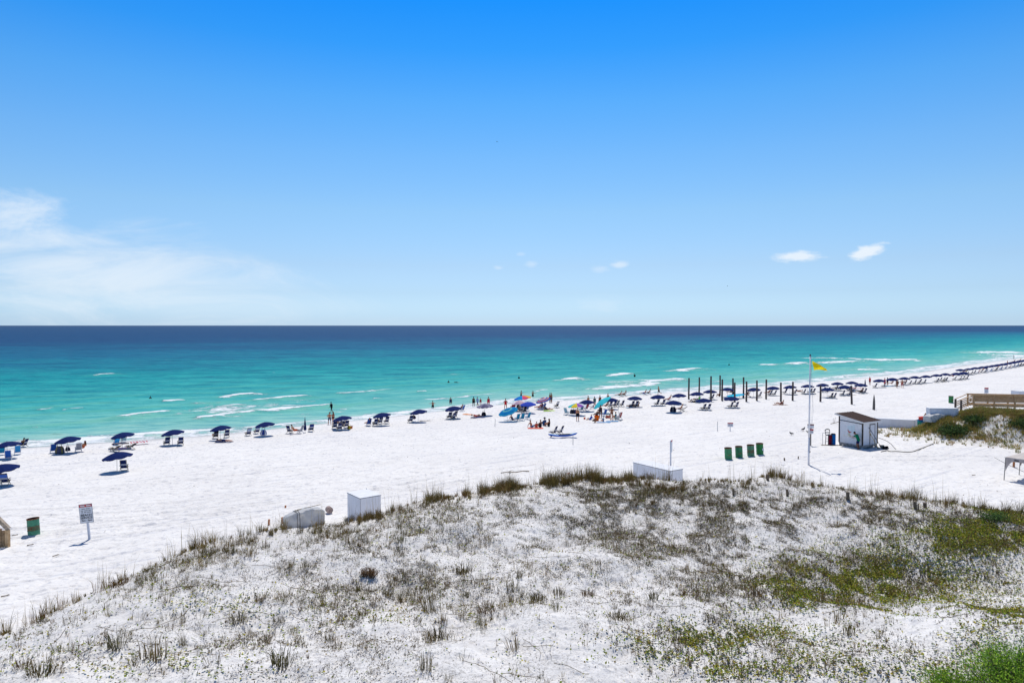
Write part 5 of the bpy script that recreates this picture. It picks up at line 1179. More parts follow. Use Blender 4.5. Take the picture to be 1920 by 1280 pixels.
def small_sign(px, top, base, w, h, lab, pz=0.):
    b = P(px, base); z1 = CAMZ + ray(px, top)[2] / ray(px, top)[1] * b.y - b.z
    r = empty('beach_sign', lab, 'sign', b); p = MB(); p.box(-.035, .035, -.03, .03, -.2, z1); p.build('sign_post', M_POSTW, r)
    q = MB(); q.box(-w / 2, w / 2, -.06, -.035, z1 - h, z1); q.build('sign_board', M_SIGN, r); k = MB(); k.box(-w / 2, w / 2, -.068, -.0605, z1 - h * .24, z1); k.build('header_band', M_SRED, r)
    t = MB()
    for i in range(3): t.box(-w * .36, w * .36, -.066, -.0605, z1 - h * (.42 + .17 * i), z1 - h * (.36 + .17 * i))
    t.build('text_lines', mat('sign_grey_print', (.25, .25, .28), .6, .1), r)
small_sign(1369, 792, 808, .62, .46, 'small white sign with a red strip alone on the open sand'); small_sign(1849, 726.5, 741, .7, .95, 'small sign with a red strip beyond the boardwalk')
def post_signs():
    b = P(1519.5, 835); r = empty('warning_sign', 'post with two stacked warning signs just behind the flagpole', 'sign', b); H_ = 2.75
    zt = CAMZ + ray(1519, 794.5)[2] / ray(1519, 794.5)[1] * b.y - b.z
    p = MB(); p.box(-.06, .06, -.05, .05, -.2, zt); p.build('sign_post', M_STUB, r)
    q = MB(); q.box(-.33, .28, -.085, -.055, zt - .40, zt); q.build('sign_board', M_SIGN, r); h = MB(); h.box(-.33, .28, -.094, -.086, zt - .13, zt - .0); h.build('header_band', mat('faded_red', (.22, .07, .06), .7, .2), r)
    q = MB(); q.box(-.12, .24, -.085, -.055, zt - .92, zt - .46); q.build('sign_board', M_SIGN, r); h = MB(); h.box(-.12, .24, -.094, -.086, zt - .62, zt - .46); h.build('header_band', M_SRED, r)
    h = MB(); h.box(-.12, .24, -.094, -.086, zt - .76, zt - .70); h.build('text_lines', MATS['sign_grey_print'], r)
post_signs()
def flag():
    b = P(1516, 871); r = empty('flagpole', 'tall white flagpole in the sand with its halyard', 'flagpole', b); zt = CAMZ + ray(1516.5, 667)[2] / ray(1516.5, 667)[1] * b.y - b.z
    m = mat('flagpole_white', (.66, .67, .72), .45, .05); p = MB(); p.tube((0, 0, -.3), (.02, 0, zt * .25), .075, .07, 16); p.tube((.02, 0, zt * .25), (.05, 0, zt), .07, .048, 16); p.build('pole', m, r, smooth=True)
    k = MB(); k.tube((.05, 0, zt), (.05, 0, zt + .1), .07, .05, 12); k.tube((.05, 0, zt + .1), (.05, 0, zt + .16), .05, .01, 12); k.build('cap', mat('cap_dark', (.08, .08, .08)), r)
    c = MB(); c.box(.06, .12, -.06, .06, 1.0, 1.14); c.build('cleat', mat('cleat_metal', (.2, .17, .14), .5), r)
    h = MB(); h.bar((.10, -.02, zt - .05), (.26, -.02, zt * .55), .010); h.bar((.26, -.02, zt * .55), (.09, -.02, 1.1), .010); h.bar((.10, -.03, zt - .05), (.33, -.03, zt * .5), .010); h.bar((.33, -.03, zt * .5), (.09, -.03, 1.1), .010); h.build('halyard', mat('rope_grey', (.4, .4, .42)), r)
    f = MB()
    def fn(u_, v_):
        # hoist edge top (u=0,v=0) to bottom (v=1); the fly end droops to a folded tip
        x = .22 + .14 * v_ + u_ * (1.14 - .10 * v_); top = -.42 - .62 * u_ ** 1.15; bot = -1.18 - .02 * u_ + .10 * math.sin(u_ * 3) * (1 - u_)
        z = top + (bot - top) * v_; y = .10 * math.sin(u_ * 9 + v_ * 2.2) * (.3 + u_) + .05 * math.sin(v_ * 6 + u_ * 4)
        return V((x, y, z))
    f.sheet(fn, 26, 16); M_ = bpy.data.materials.new('yellow_flag_cloth'); M_.use_nodes = True; nt = M_.node_tree; bb = nt.nodes['Principled BSDF']
    nz = nt.nodes.new('ShaderNodeTexNoise'); nz.inputs['Scale'].default_value = 5; cr = nt.nodes.new('ShaderNodeValToRGB'); cr.color_ramp.elements[0].color = (.82, .58, .0, 1); cr.color_ramp.elements[1].color = (.92, .74, .01, 1)
    nt.links.new(nz.outputs[0], cr.inputs[0]); nt.links.new(cr.outputs[0], bb.inputs['Base Color']); tr = nt.nodes.new('ShaderNodeBsdfTranslucent'); nt.links.new(cr.outputs[0], tr.inputs[0]); ms = nt.nodes.new('ShaderNodeMixShader'); ms.inputs[0].default_value = .5
    nt.links.new(bb.outputs[0], ms.inputs[1]); nt.links.new(tr.outputs[0], ms.inputs[2]); nt.links.new(ms.outputs[0], nt.nodes['Material Output'].inputs[0]); bb.inputs['Roughness'].default_value = .8
    o = f.build('flag', M_, None, smooth=True); o.location = b + V((0, 0, zt)); tag(o, 'plain yellow beach warning flag flying near the top of the flagpole', 'flag')
flag()

# ------------------------------------------------------------------ shed
def corrugate(mb, a, d, L_, z0, z1a, z1b, nrm, pitch=.2, mi=0):
    """a wall of vertical boards from point a along d"""
    n_ = int(L_ / (pitch / 4)); 
    for i in range(n_):
        q = []
        for ii in (i, i + 1):
            t = ii / n_; o_ = .012 if ii % 4 in (0, 1) else 0.; p = a + d * L_ * t + nrm * o_; q.append((p, z1a + (z1b - z1a) * t))
        mb.add([V((q[0][0].x, q[0][0].y, z0)), V((q[1][0].x, q[1][0].y, z0)), V((q[1][0].x, q[1][0].y, q[1][1])), V((q[0][0].x, q[0][0].y, q[0][1]))], [(0, 1, 2, 3)], mi)
M_SHED = mat('white_board_siding', (.74, .75, .78), .6, .04, 3); M_TRIM = mat('dark_brown_trim', (.045, .032, .028), .7, .2); M_ROOF = mat('brown_roof_metal', (.105, .062, .045), .75, .15, 3, stretch=(1, 8, 1)); M_BASE = mat('weathered_skirt', (.33, .31, .29), .9, .3, 5)
def shed():
    c0 = P(1617, 841); rz = R(30); r = empty('beach_shed', 'small white beach shed with a brown sloping roof and dark corner trim', 'shed', V((c0.x, c0.y, gz(c0.x, c0.y))), rz)
    LB, LA, HF, HB = 2.25, 2.35, 2.42, 2.85; zb = .30
    x0, x1, y0, y1 = 0, LB, 0, LA     # front corner at the origin; A wall runs along +Y at x=0, B wall along +X at y=0
    w = MB()
    corrugate(w, V((0, 0, 0)), V((0, 1, 0)), LA, zb, HF, HB, V((-1, 0, 0))); corrugate(w, V((0, 0, 0)), V((1, 0, 0)), LB, zb, HF, HF, V((0, -1, 0)))
    corrugate(w, V((LB, 0, 0)), V((0, 1, 0)), LA, zb, HF, HB, V((1, 0, 0))); corrugate(w, V((0, LA, 0)), V((1, 0, 0)), LB, zb, HB, HB, V((0, 1, 0)))
    w.build('wall', M_SHED, r)
    for (x, y, h) in ((0, 0, HF), (0, LA, HB), (LB, 0, HF), (LB, LA, HB)): t = MB(); t.box(x - .05, x + .05, y - .05, y + .05, zb - .02, h - .01); t.build('corner_trim', M_TRIM, r)
    g = MB(); g.bar((-.035, .05, 2.28), (-.035, LA - .05, 2.40), .04, .05); g.build('wall_rail', M_TRIM, r)
    s_ = MB(); s_.box(-.01, LB + .01, -.01, LA + .01, .08, zb); s_.build('skirt', M_BASE, r)
    for x in (.06, LB - .1):
        for y in (.06, LA - .1): f = MB(); f.box(x - .07, x + .09, y - .07, y + .09, -.4, .12); f.build('footing', mat('footing_block', (.5, .5, .52), .9, .15), r)
    o_ = .30; sl = (HB - HF) / LA; m = MB()
    def rp(x, y, dz): return V((x, y, HF + .05 + sl * y + dz))
    m.add([rp(-o_, -o_, 0), rp(LB + o_, -o_, 0), rp(LB + o_, LA + o_, 0), rp(-o_, LA + o_, 0), rp(-o_, -o_, .06), rp(LB + o_, -o_, .06), rp(LB + o_, LA + o_, .06), rp(-o_, LA + o_, .06)], [(0, 3, 2, 1), (4, 5, 6, 7), (0, 1, 5, 4), (1, 2, 6, 5), (2, 3, 7, 6), (3, 0, 4, 7)])
    for i in range(11):
        x = -o_ + .15 + i * (LB + 2 * o_ - .3) / 10; m.bar(rp(x, -o_, .075), rp(x, LA + o_, .075), .03, .03)
    rf = m.build('roof', M_ROOF, r)
    fa = MB(); fa.bar(rp(-o_ - .012, -o_, .015), rp(-o_ - .012, LA + o_, .015), .02, .12); fa.bar(rp(-o_, -o_ - .012, .015), rp(LB + o_, -o_ - .012, .015), .02, .12); fa.build('fascia', mat('white_fascia', (.7, .7, .7), .6, .05), rf)
    d = MB(); d.box(1.12, 1.82, -.030, -.018, .38, 2.12); dr = d.build('door', mat('door_white', (.66, .67, .71), .6, .05), r)
    df = MB(); df.box(1.05, 1.12, -.045, -.015, .34, 2.20); df.box(1.82, 1.89, -.045, -.015, .34, 2.20); df.box(1.12, 1.82, -.045, -.015, 2.13, 2.20); df.build('door_frame', mat('door_frame_brown', (.12, .10, .095), .7, .2), dr)
    h = MB(); h.box(1.17, 1.22, -.07, -.031, 1.15, 1.3); h.build('handle', MATS['cleat_metal'], dr)
    lg = MB()      # the crescent of red strokes painted on the wall
    for i in range(9):
        a0 = math.pi * (.98 + i * .085); a1 = math.pi * (.98 + (i + 1) * .085); cy_, cz_ = 1.25, 1.58; w0 = .05 + .07 * math.sin(math.pi * (i + .5) / 9)
        q = []
        for a, rr in ((a0, .2 - w0 * .4), (a0, .2 + w0 * .4), (a1, .2 + w0 * .4), (a1, .2 - w0 * .4)): q.append(V((-.020, cy_ - rr * math.cos(a) * 1.0, cz_ + rr * math.sin(a) * 1.15)))
        lg.add(q, [(0, 1, 2, 3)])
    for i in range(4): lg.add([V((-.0205, 1.42 - .06 * i, 1.5 - .03 * i)), V((-.0205, 1.38 - .06 * i, 1.38)), V((-.0205, 1.34 - .06 * i, 1.44 - .02 * i))], [(0, 1, 2)])
    lg.build('painted_emblem', cmat((215, 96, 76)), r)
    yl = MB()
    for y, z, ry, rz_ in ((1.36, 1.16, .13, .12), (1.22, 1.04, .08, .07)):
        k = 12; yl.add([V((-.019, y + math.cos(2 * math.pi * i / k) * ry, z + math.sin(2 * math.pi * i / k) * rz_)) for i in range(k)], [tuple(range(k))])
    yl.build('painted_patch', cmat((214, 212, 190)), r)
    bl = MB(); bl.sheet(lambda u_, v_: V((-.0145, .75 + u_ * .75, 1.35 + v_ * .75 - .15 * u_)), 2, 2); bl.build('pale_undercoat', mat('pale_blue_undercoat', (.62, .72, .76), .7, .06, 4), r)
    Mw = Matrix.Translation(r.location) @ Matrix.Rotation(rz, 4, 'Z'); return r, Mw
SHED, MW = shed()
def onshed(x, y, z=0.): p = MW @ V((x, y, 0)); return V((p.x, p.y, gz(p.x, p.y) + z))
pp = onshed(-.42, .25)
pr = person(0, 0, 'lean_paint', 'brown', {TR: (30, 40, 90), SH: (16, 120, 84)}, 'man in a green shirt and navy shorts painting the shed wall with a brush', facing=55, hair='k', at=pp, s=1.0)
bk = MB()
for dx, dz, w_, h_ in ((-.06, .30, .16, .09), (.01, .12, .10, .26)): bk.box(dx - w_ / 2, dx + w_ / 2, -.005, .0, dz - h_ / 2, dz + h_ / 2)
bo = bk.build('shirt_print', cmat((120, 200, 180)), pr); bo.location = (0.02, -.155, .98); bo.rotation_euler = (R(-18), 0, 0)
hd_ = V(pr.location) + V((-.52, .28, 1.10)); 
br = MB(); br.bar((0, 0, 0), (-.42, .22, .06), .025); br.bar((-.42, .22, .06), (-.5, .26, .07), .09, .03); thing(br, 'paint_brush', 'long handled paint brush held against the shed wall', 'brush', hd_, 0, cmat((226, 220, 190)))
def bar_stool():
    p = onshed(-.55, 3.05); r = empty('bar_stool', 'tall black bar stool with a curved back beside the shed', 'stool', p, R(10)); m = mat('black_chair_metal', (.03, .03, .035), .5, .1)
    l = MB()
    for x in (-.2, .2):
        for y in (-.18, .18): l.bar((x * 1.15, y * 1.15, -.05), (x, y, .95), .04)
    for z in (.35, .6): l.bar((-.22, -.2, z), (.22, -.2, z), .025); l.bar((-.22, .2, z), (.22, .2, z), .025)
    l.build('leg_frame', m, r); s_ = MB(); s_.box(-.23, .23, -.21, .21, .95, 1.01); s_.build('seat', m, r)
    b_ = MB(); b_.bar((-.22, .2, .98), (-.25, .26, 1.42), .04); b_.bar((.22, .2, .98), (.25, .26, 1.42), .04)
    pts = [V((-.25 + .5 * i / 8, .26, 1.42 + .08 * math.sin(math.pi * i / 8))) for i in range(9)]
    for a, c in zip(pts, pts[1:]): b_.bar(a, c, .04, .09)
    b_.bar((-.24, .24, 1.2), (.24, .24, 1.2), .03, .05); b_.build('backrest', m, r)
bar_stool()
def box_thing(name, label, cat, loc, rz, dims, c, extra=None):
    r = empty(name, label, cat, loc, rz); a = MB(); w, d, h = dims; a.tube((0, 0, 0), (0, 0, h * .93), w * .5, w * .5, 18); a.build('body', cmat(c), r)
    l = MB(); l.tube((0, 0, h * .93), (0, 0, h), w * .54, w * .40, 18); l.build('lid', cmat(extra or c), r); return r
box_thing('tall_bin', 'tall blue bin with a dark lid pushed against the shed', 'bin', onshed(-.18, 2.85), 0, (.42, .4, 1.12), (20, 110, 190), (24, 30, 44))
box_thing('tall_bin', 'tall dark red bin half hidden behind the blue one', 'bin', onshed(-.36, 3.05), 0, (.36, .4, 1.0), (130, 36, 56), (24, 26, 40))
fr = MB(); a_ = .62
for p_, q_ in (((-a_ / 2, 0, 0), (-a_ / 2, 0, 1.2)), ((a_ / 2, 0, 0), (a_ / 2, 0, 1.2)), ((-a_ / 2, 0, 1.2), (a_ / 2, 0, 1.2))): fr.bar(p_, q_, .025)
thing(fr, 'pipe_frame', 'thin upright grey frame beside the bar stool', 'frame', onshed(-1.0, 3.1), R(10), MATS['rib_metal'])
pl = MB(); pl.bar((-1.0, 0, .05), (1.2, .1, .06), .12, .05); thing(pl, 'wooden_plank', 'grey plank lying on the sand left of the shed', 'plank', onshed(-.75, 2.55), R(-12), M_STUB)
pl = MB(); pl.bar((-.7, 0, .06), (.75, .2, .3), .09, .05); pl.bar((-.2, .05, .1), (.05, .3, .75), .03); pl.bar((-.35, .05, .1), (-.2, .3, .7), .03); thing(pl, 'driftwood', 'grey driftwood with thin branches left of the shed', 'driftwood', P(1568, 795), R(6), M_STUB)
def tool(label, base, top, c, name, head):
    m = MB(); m.tube(base, top, .022, .02, 8); m.bar(V(base) - V((0, 0, .02)), V(base) + (V(top) - V(base)).normalized() * .34, .24, .03); thing(m, name, label, 'tool', (0, 0, 0), 0, c)
tool('yellow handled shovel leaning on the shed door side', onshed(1.55, -.55, .02), onshed(.95, -.05, 1.55), cmat((214, 186, 110)), 'shovel', 0)
tool('black handled rake leaning on the shed door side', onshed(2.0, -.6, .02), onshed(.85, -.06, 1.95), cmat((30, 30, 32)), 'rake', 0)
bucket_at = onshed(1.9, -.75)
bm_ = MB(); bm_.tube((0, 0, 0), (0, 0, .30), .13, .17, 14, cap=False); bm_.tube((0, 0, .01), (0, 0, .02), .13, .13, 14); thing(bm_, 'paint_bucket', 'pale bucket by the tools at the shed corner', 'bucket', bucket_at, 0, cmat((150, 148, 140)))
for k, (dx, dy) in enumerate(((1.75, -1.0), (2.15, -1.0))):
    q = MB(); q.box(-.16, .16, -.1, .1, 0, .1); q.box(-.1, .12, -.08, .08, .1, .24); thing(q, 'tool_case', 'black tool case on the sand by the shed corner, %s of two' % ('left', 'right')[k], 'case', onshed(dx, dy), R(20), cmat((24, 24, 28)))
def cable(name, label, pts, rad, c, cat='hose'):
    cu = bpy.data.curves.new('c', 'CURVE'); cu.dimensions = '3D'; cu.bevel_depth = rad; cu.bevel_resolution = 2; s_ = cu.splines.new('NURBS'); s_.points.add(len(pts) - 1); s_.order_u = 3; s_.use_endpoint_u = True
    for a, p in zip(s_.points, pts): a.co = (*p, 1)
    o = bpy.data.objects.new('c', cu); COL.objects.link(o); me = bpy.data.meshes.new_from_object(o.evaluated_get(dgp())); bpy.data.objects.remove(o); return tag(link(name, me, c), label, cat)
cable('hose', 'dark hose arching from the shed corner down to the sand', [onshed(2.1, -.2, .9), onshed(2.5, -.5, .75), onshed(2.9, -.9, .45), onshed(2.8, -1.3, .1), onshed(2.6, -1.6, .03)], .022, cmat((40, 40, 40)))
cable('rope', 'old rope running over the sand from the shed to the grassy mound', [P(x, y) + V((0, 0, .03)) for x, y in ((1652, 847), (1664, 844), (1668, 847), (1680, 846), (1700, 848), (1712, 847), (1722, 843), (1735, 838), (1750, 832))], .035, cmat((110, 104, 90)), 'rope')

# ------------------------------------------------------------------ storage boxes, tarps
M_BOX = mat('white_painted_panel', (.72, .73, .77), .6, .04, 2)
def storage(label, c, ang, L1, L2, h, slope=0., lid=.03):
    """front corner c; panel one goes back-left (L1), panel two back-right (L2); ang = heading of panel two"""
    r = empty('storage_box', label, 'storage box', c, R(ang)); w = MB(); corrugate(w, V((0, 0, 0)), V((1, 0, 0)), L2, -.5, h, h, V((0, -1, 0)), .3); corrugate(w, V((0, 0, 0)), V((0, 1, 0)), L1, -.5, h, h + slope, V((-1, 0, 0)), .3)
    corrugate(w, V((L2, 0, 0)), V((0, 1, 0)), L1, -.5, h, h + slope, V((1, 0, 0)), .3); corrugate(w, V((0, L1, 0)), V((1, 0, 0)), L2, -.5, h + slope, h + slope, V((0, 1, 0)), .3); w.build('panel', M_BOX, r)
    l = MB(); o_ = .03; l.add([V((-o_, -o_, h + .005)), V((L2 + o_, -o_, h + .005)), V((L2 + o_, L1 + o_, h + slope + .005)), V((-o_, L1 + o_, h + slope + .005)), V((-o_, -o_, h + lid)), V((L2 + o_, -o_, h + lid)), V((L2 + o_, L1 + o_, h + slope + lid)), V((-o_, L1 + o_, h + slope + lid))], [(0, 3, 2, 1), (4, 5, 6, 7), (0, 1, 5, 4), (1, 2, 6, 5), (2, 3, 7, 6), (3, 0, 4, 7)])
    l.build('lid', mat('white_lid', (.80, .80, .80), .7, .04, 3), r)
    e = MB(); e.bar((-.035, -.035, h - .01), (L2, -.035, h - .01), .02, .03); e.bar((-.035, -.03, h - .01), (-.035, L1, h + slope - .01), .02, .03); e.build('edge_strip', mat('strip_grey', (.30, .30, .31), .7, .2), r)
    return r
storage('long low white storage box half buried at the dune crest, right of centre', V((10.94, 47.0, 2.62)), 34, 3.6, 1.25, 1.12)
storage('small white storage box with an open edge under its lid, left of centre', V((-8.85, 39.6, 2.62)), 38, 1.75, 1.3, 1.10)
g_ = P(690, 921); pt_ = MB(); pt_.add([(-.16, 0, 0), (.2, 0, .0), (-.14, .02, .22), (-.16, .1, 0), (.2, .1, .0), (-.14, .1, .22)], [(0, 1, 2), (5, 4, 3), (0, 3, 4, 1), (1, 4, 5, 2), (0, 2, 5, 3)]); thing(pt_, 'sand_anchor', 'small grey wedge on the sand behind the small storage box', 'wedge', g_, 0, mat('wedge_grey', (.2, .25, .25)))
pw = P(1715, 802.5); storage('long white storage wall to the right of the shed', V((pw.x, pw.y, gz(pw.x, pw.y))), 40, .8, .7, .90)
bb = MB(); pa = P(1643, 801.5); dd = (V((pa.x, pa.y, 0)) - V((pw.x, pw.y, 0))); r_ = empty('storage_box', 'long low white storage box behind the shed, joined to the storage wall', 'storage box', V((pw.x, pw.y, gz(pw.x, pw.y))), math.atan2(-dd.y, -dd.x))
w_ = MB(); Ld = dd.length; corrugate(w_, V((-Ld, 0, 0)), V((1, 0, 0)), Ld - .05, -.3, .98, .88, V((0, -1, 0)), .5); w_.build('panel', M_BOX, r_); w_ = MB(); corrugate(w_, V((-Ld, .9, 0)), V((1, 0, 0)), Ld - .05, -.3, .98, .88, V((0, 1, 0)), .5); w_.build('panel', M_BOX, r_)
l_ = MB(); l_.add([V((-Ld, -.03, .985)), V((-.05, -.03, .885)), V((-.05, .93, .885)), V((-Ld, .93, .985)), V((-Ld, -.03, 1.01)), V((-.05, -.03, .91)), V((-.05, .93, .91)), V((-Ld, .93, 1.01))], [(0, 3, 2, 1), (4, 5, 6, 7), (0, 1, 5, 4), (1, 2, 6, 5), (2, 3, 7, 6), (3, 0, 4, 7)]); l_.build('lid', MATS['white_lid'], r_)
pb = P(1797, 779); storage('grey white storage box between the shed and the boardwalk', V((pb.x, pb.y, gz(pb.x, pb.y))), 84, 2.8, .8, .72)
pb = P(1912, 744); storage('pale storage box beyond the boardwalk at the right edge', V((pb.x, pb.y, gz(pb.x, pb.y))), 20, 1.4, 2.5, .9)
def tarp(label, p, rz, L_, D_, H_, c, seed, strap=True, name='tarp_covered_pile'):
    r = empty(name, label, 'covered pile', p, rz); mb = MB(); n_, k = 44, 22
    def fn(u_, v_):
        x = (u_ - .5) * L_; t = v_ * 3
        if t < 1: y, z = -D_ / 2 * (1.0 - .12 * t), H_ * t
        elif t < 2: y, z = -D_ / 2 + D_ * (t - 1), H_
        else: y, z = D_ / 2, H_ * (3 - t)
        n1_ = float(fbm(np.array([u_ * 5 + seed]), np.array([v_ * 6.]), seed, 4)[0]) - .5; n2_ = float(vnoise(np.array([u_ * 26. + v_ * 8]), np.array([v_ * 3.]), seed + 3)[0]) - .5
        sag = (.20 * math.sin(u_ * 2.4 + .3) - .10) * (z / H_); end = abs(u_ - .5) * 2; pin = 1 - .14 * end ** 6
        return V((x + n1_ * .16, y * pin + n1_ * .34 + n2_ * .10, max(0, z * pin + (n1_ * .2 + sag + (u_ - .5) * .08) * (z / H_)) + (.02 * n2_)))
    mb.sheet(fn, n_, k); o = mb.build('tarp', mat('grey_tarp', (.50, .50, .49), .6, .06, 3), r, smooth=True)
    if True:
        for s_ in (0, 1): e = MB(); e.add([fn(s_, j / k) for j in range(k + 1)], [tuple(range(k + 1))]); e.build('tarp_end', MATS['grey_tarp'], r)
    if strap:
        s_ = MB()
        for u_ in (.27, .33):
            pts = [fn(u_, j / 20) + V((0, -.015 if j < 7 else 0, .015)) for j in range(14)]
            for a, b_ in zip(pts, pts[1:]): s_.bar(a, b_, .03, .01)
        s_.build('strap', mat('strap_dark', (.14, .13, .12)), r)
    return r
pt = V((-12.05, 39.3, gz(-12.05, 39.3))); tarp('pile of beach gear under a crumpled grey white tarp with a strap', pt, R(38), 2.25, .75, .84, None, 3)
for k, (px, py, h_) in enumerate(((529.5, 981, 12), (535.5, 952, 5))):
    post('timber_end', px, py - h_, py, .06, .06, 'orange brown timber end sticking out at the %s left of the tarped pile' % ('lower', 'upper')[k], 'timber', M_OR, n=4)
p = P(575, 945) ; bt = MB(); bt.bar((-.8, 0, .0), (.8, 0, .1), .05, .03); bt.bar((-.6, .06, .02), (.4, -.02, .08), .04, .03); thing(bt, 'folded_chair_slats', 'wooden slats resting on top of the tarped pile', 'slats', V((-11.9, 39.5, gz(-11.9, 39.5) + .93)), R(40), WOOD)
rl = MB(); rl.tube((-.16, 0, .2), (.2, 0, .2), .2, .2, 20); rl.tube((-.18, 0, .2), (-.16, 0, .2), .13, .13, 16); thing(rl, 'rolled_mat', 'short brown rolled mat between the tarped pile and the small storage box', 'rolled mat', P(617, 961), R(-60), mat('roll_brown', (.36, .27, .24), .9, .3, 8), smooth=False)
p3 = P(1752, 790); tarp('grey tarp heap behind the grassy mound, left of the boardwalk', p3, R(15), 1.9, 1.1, .72, None, 9, strap=False)
ab = MB(); ab.add([(-.42, 0, 0), (.42, 0, 0), (0, .25, 1.05), (-.42, .5, 0), (.42, .5, 0)], [(0, 1, 2), (4, 3, 2), (1, 4, 2), (3, 0, 2), (0, 3, 4, 1)]); thing(ab, 'sandwich_board', 'brown A shaped board standing by the grey tarp heap', 'board', P(1738, 790), R(10), mat('board_brown', (.25, .10, .05), .8, .2))
hb = MB(); hb.sheet(lambda u_, v_: V(((u_ - .5) * 1.4, (v_ - .5) * .8, .75 * math.sin(math.pi * u_) ** .6 * math.sin(math.pi * v_) ** .6 + .02)), 14, 8); thing(hb, 'beach_float', 'teal float heaped behind the end of the storage wall', 'float', P(1726, 796), R(10), cmat((40, 120, 160)))
hb = MB(); hb.sheet(lambda u_, v_: V(((u_ - .5) * .9, (v_ - .5) * .5, .55 * math.sin(math.pi * u_) ** .6 * math.sin(math.pi * v_) ** .6 + .02)), 14, 8); thing(hb, 'beach_float', 'sea green float at the end of the storage wall, below the teal one', 'float', P(1723, 799), R(10), cmat((50, 140, 120)))
hb = MB(); hb.sheet(lambda u_, v_: V(((u_ - .5) * 1.2, (v_ - .5) * .5, .9 + .1 * math.sin(math.pi * u_) * math.sin(math.pi * v_))), 14, 8); hb.sheet(lambda u_, v_: V(((u_ - .5) * 1.2, -.25, .6 + .3 * v_)), 4, 2); thing(hb, 'kayak_end', 'coral red kayak end above the teal float', 'kayak', P(1731, 796), R(-10), cmat((225, 90, 80)))

# ------------------------------------------------------------------ boardwalk on the right, handrail on the left, tent
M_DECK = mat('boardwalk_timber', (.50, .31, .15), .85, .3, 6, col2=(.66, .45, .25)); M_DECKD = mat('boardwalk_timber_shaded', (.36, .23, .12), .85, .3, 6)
def boardwalk():
    Dp = 79.; X0 = (1826 - 960) / 1280 * Dp; X1 = 62.; zf = CAMZ - (757 - 610) / 1280 * Dp; zr = zf + 1.02
    r = empty('boardwalk', 'brown timber boardwalk with slatted railings ending on the right of the beach', 'boardwalk', V((X0, Dp, 0)), R(-12)); wd = 1.3; L_ = X1 - X0
    gl = lambda x, y: gz(X0 + x, Dp + y)
    d = MB(); n_ = int(L_ / .16)
    for i in range(n_): d.box(i * .16, i * .16 + .145, 0, wd, zf - .04, zf)
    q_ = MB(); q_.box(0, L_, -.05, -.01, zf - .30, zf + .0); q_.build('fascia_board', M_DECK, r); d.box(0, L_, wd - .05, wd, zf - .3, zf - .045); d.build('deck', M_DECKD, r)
    for side, y in (('near', -.06), ('far', wd + .06)):
        rl_ = MB(); rl_.box(-.1, L_, y - .09, y + .09, zr, zr + .05); rl_.box(-.05, L_, y - .02, y + .02, zr - .14, zr - .005)
        for z in (.2, .42, .64): rl_.box(-.05, L_, y - .018, y + .018, zf + z, zf + z + .13)
        rl_.build('railing', M_DECK, r)
        for i in range(int(L_ / 2.1) + 1):
            x = .05 + i * 2.1; p = MB(); p.box(x - .07, x + .07, y - (.16 if side == 'near' else -.03), y - (.03 if side == 'near' else -.16), max(gl(x, y) - .4, zf - 2.5) if i % 3 == 2 else zf - .42, zr); p.build('post', M_DECK, r)
    # the ramp down to the sand on the left
    dx, dz = -1.25, -.62
    for y in (-.06, wd + .06):
        s_ = MB()
        for z, w, h in ((1.03, .18, .05), (.64, .036, .1), (.42, .036, .1), (.2, .036, .1)):
            s_.bar((0, y, zf + z), (dx, y, zf + z + dz), w, h)
        s_.build('ramp_railing', M_DECK, r)
    for i in range(6): 
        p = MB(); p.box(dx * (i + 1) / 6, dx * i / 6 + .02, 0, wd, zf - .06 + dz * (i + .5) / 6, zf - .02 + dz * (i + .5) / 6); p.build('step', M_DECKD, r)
    for y in (-.12, wd + .12):
        p = MB(); p.box(dx - .1, dx + .08, y - .09, y + .09, gl(dx, y) - .3, zf + 1.0 + dz); p.build('end_post', mat('grey_pile', (.16, .13, .11), .9, .3, 5), r)
boardwalk()
def handrail():
    # near timber walkway whose end post shows at the left edge
    D_ = 36.; xl = (8 - 960) / 1280 * D_; zt = CAMZ - (962 - 610) / 1280 * D_; r = empty('walkway_handrail', 'end of a timber walkway railing at the left edge', 'handrail', V((xl, D_, 0)))
    g0 = gz(xl, D_); p = MB(); p.box(-.1, .07, -.09, .09, g0 - .3, CAMZ - (995 - 610) / 1280 * D_ ); p.build('post', M_DECK, r)
    t = MB(); t.bar((.09, 0, CAMZ - (992 - 610) / 1280 * D_), (-1.6, -.2, zt + 1.1), .2, .06); t.bar((.05, 0, CAMZ - (997 - 610) / 1280 * D_), (-1.6, -.2, zt + .9), .04, .16); t.build('top_rail', mat('grey_rail', (.40, .32, .24), .85, .25), r)
    b_ = MB()
    for k in range(6): b_.box(-.14 - k * .16, -.1 - k * .16 + .09, -.03, .03, g0, CAMZ - (1000 - 610) / 1280 * D_ + k * .1)
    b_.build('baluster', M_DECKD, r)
handrail()
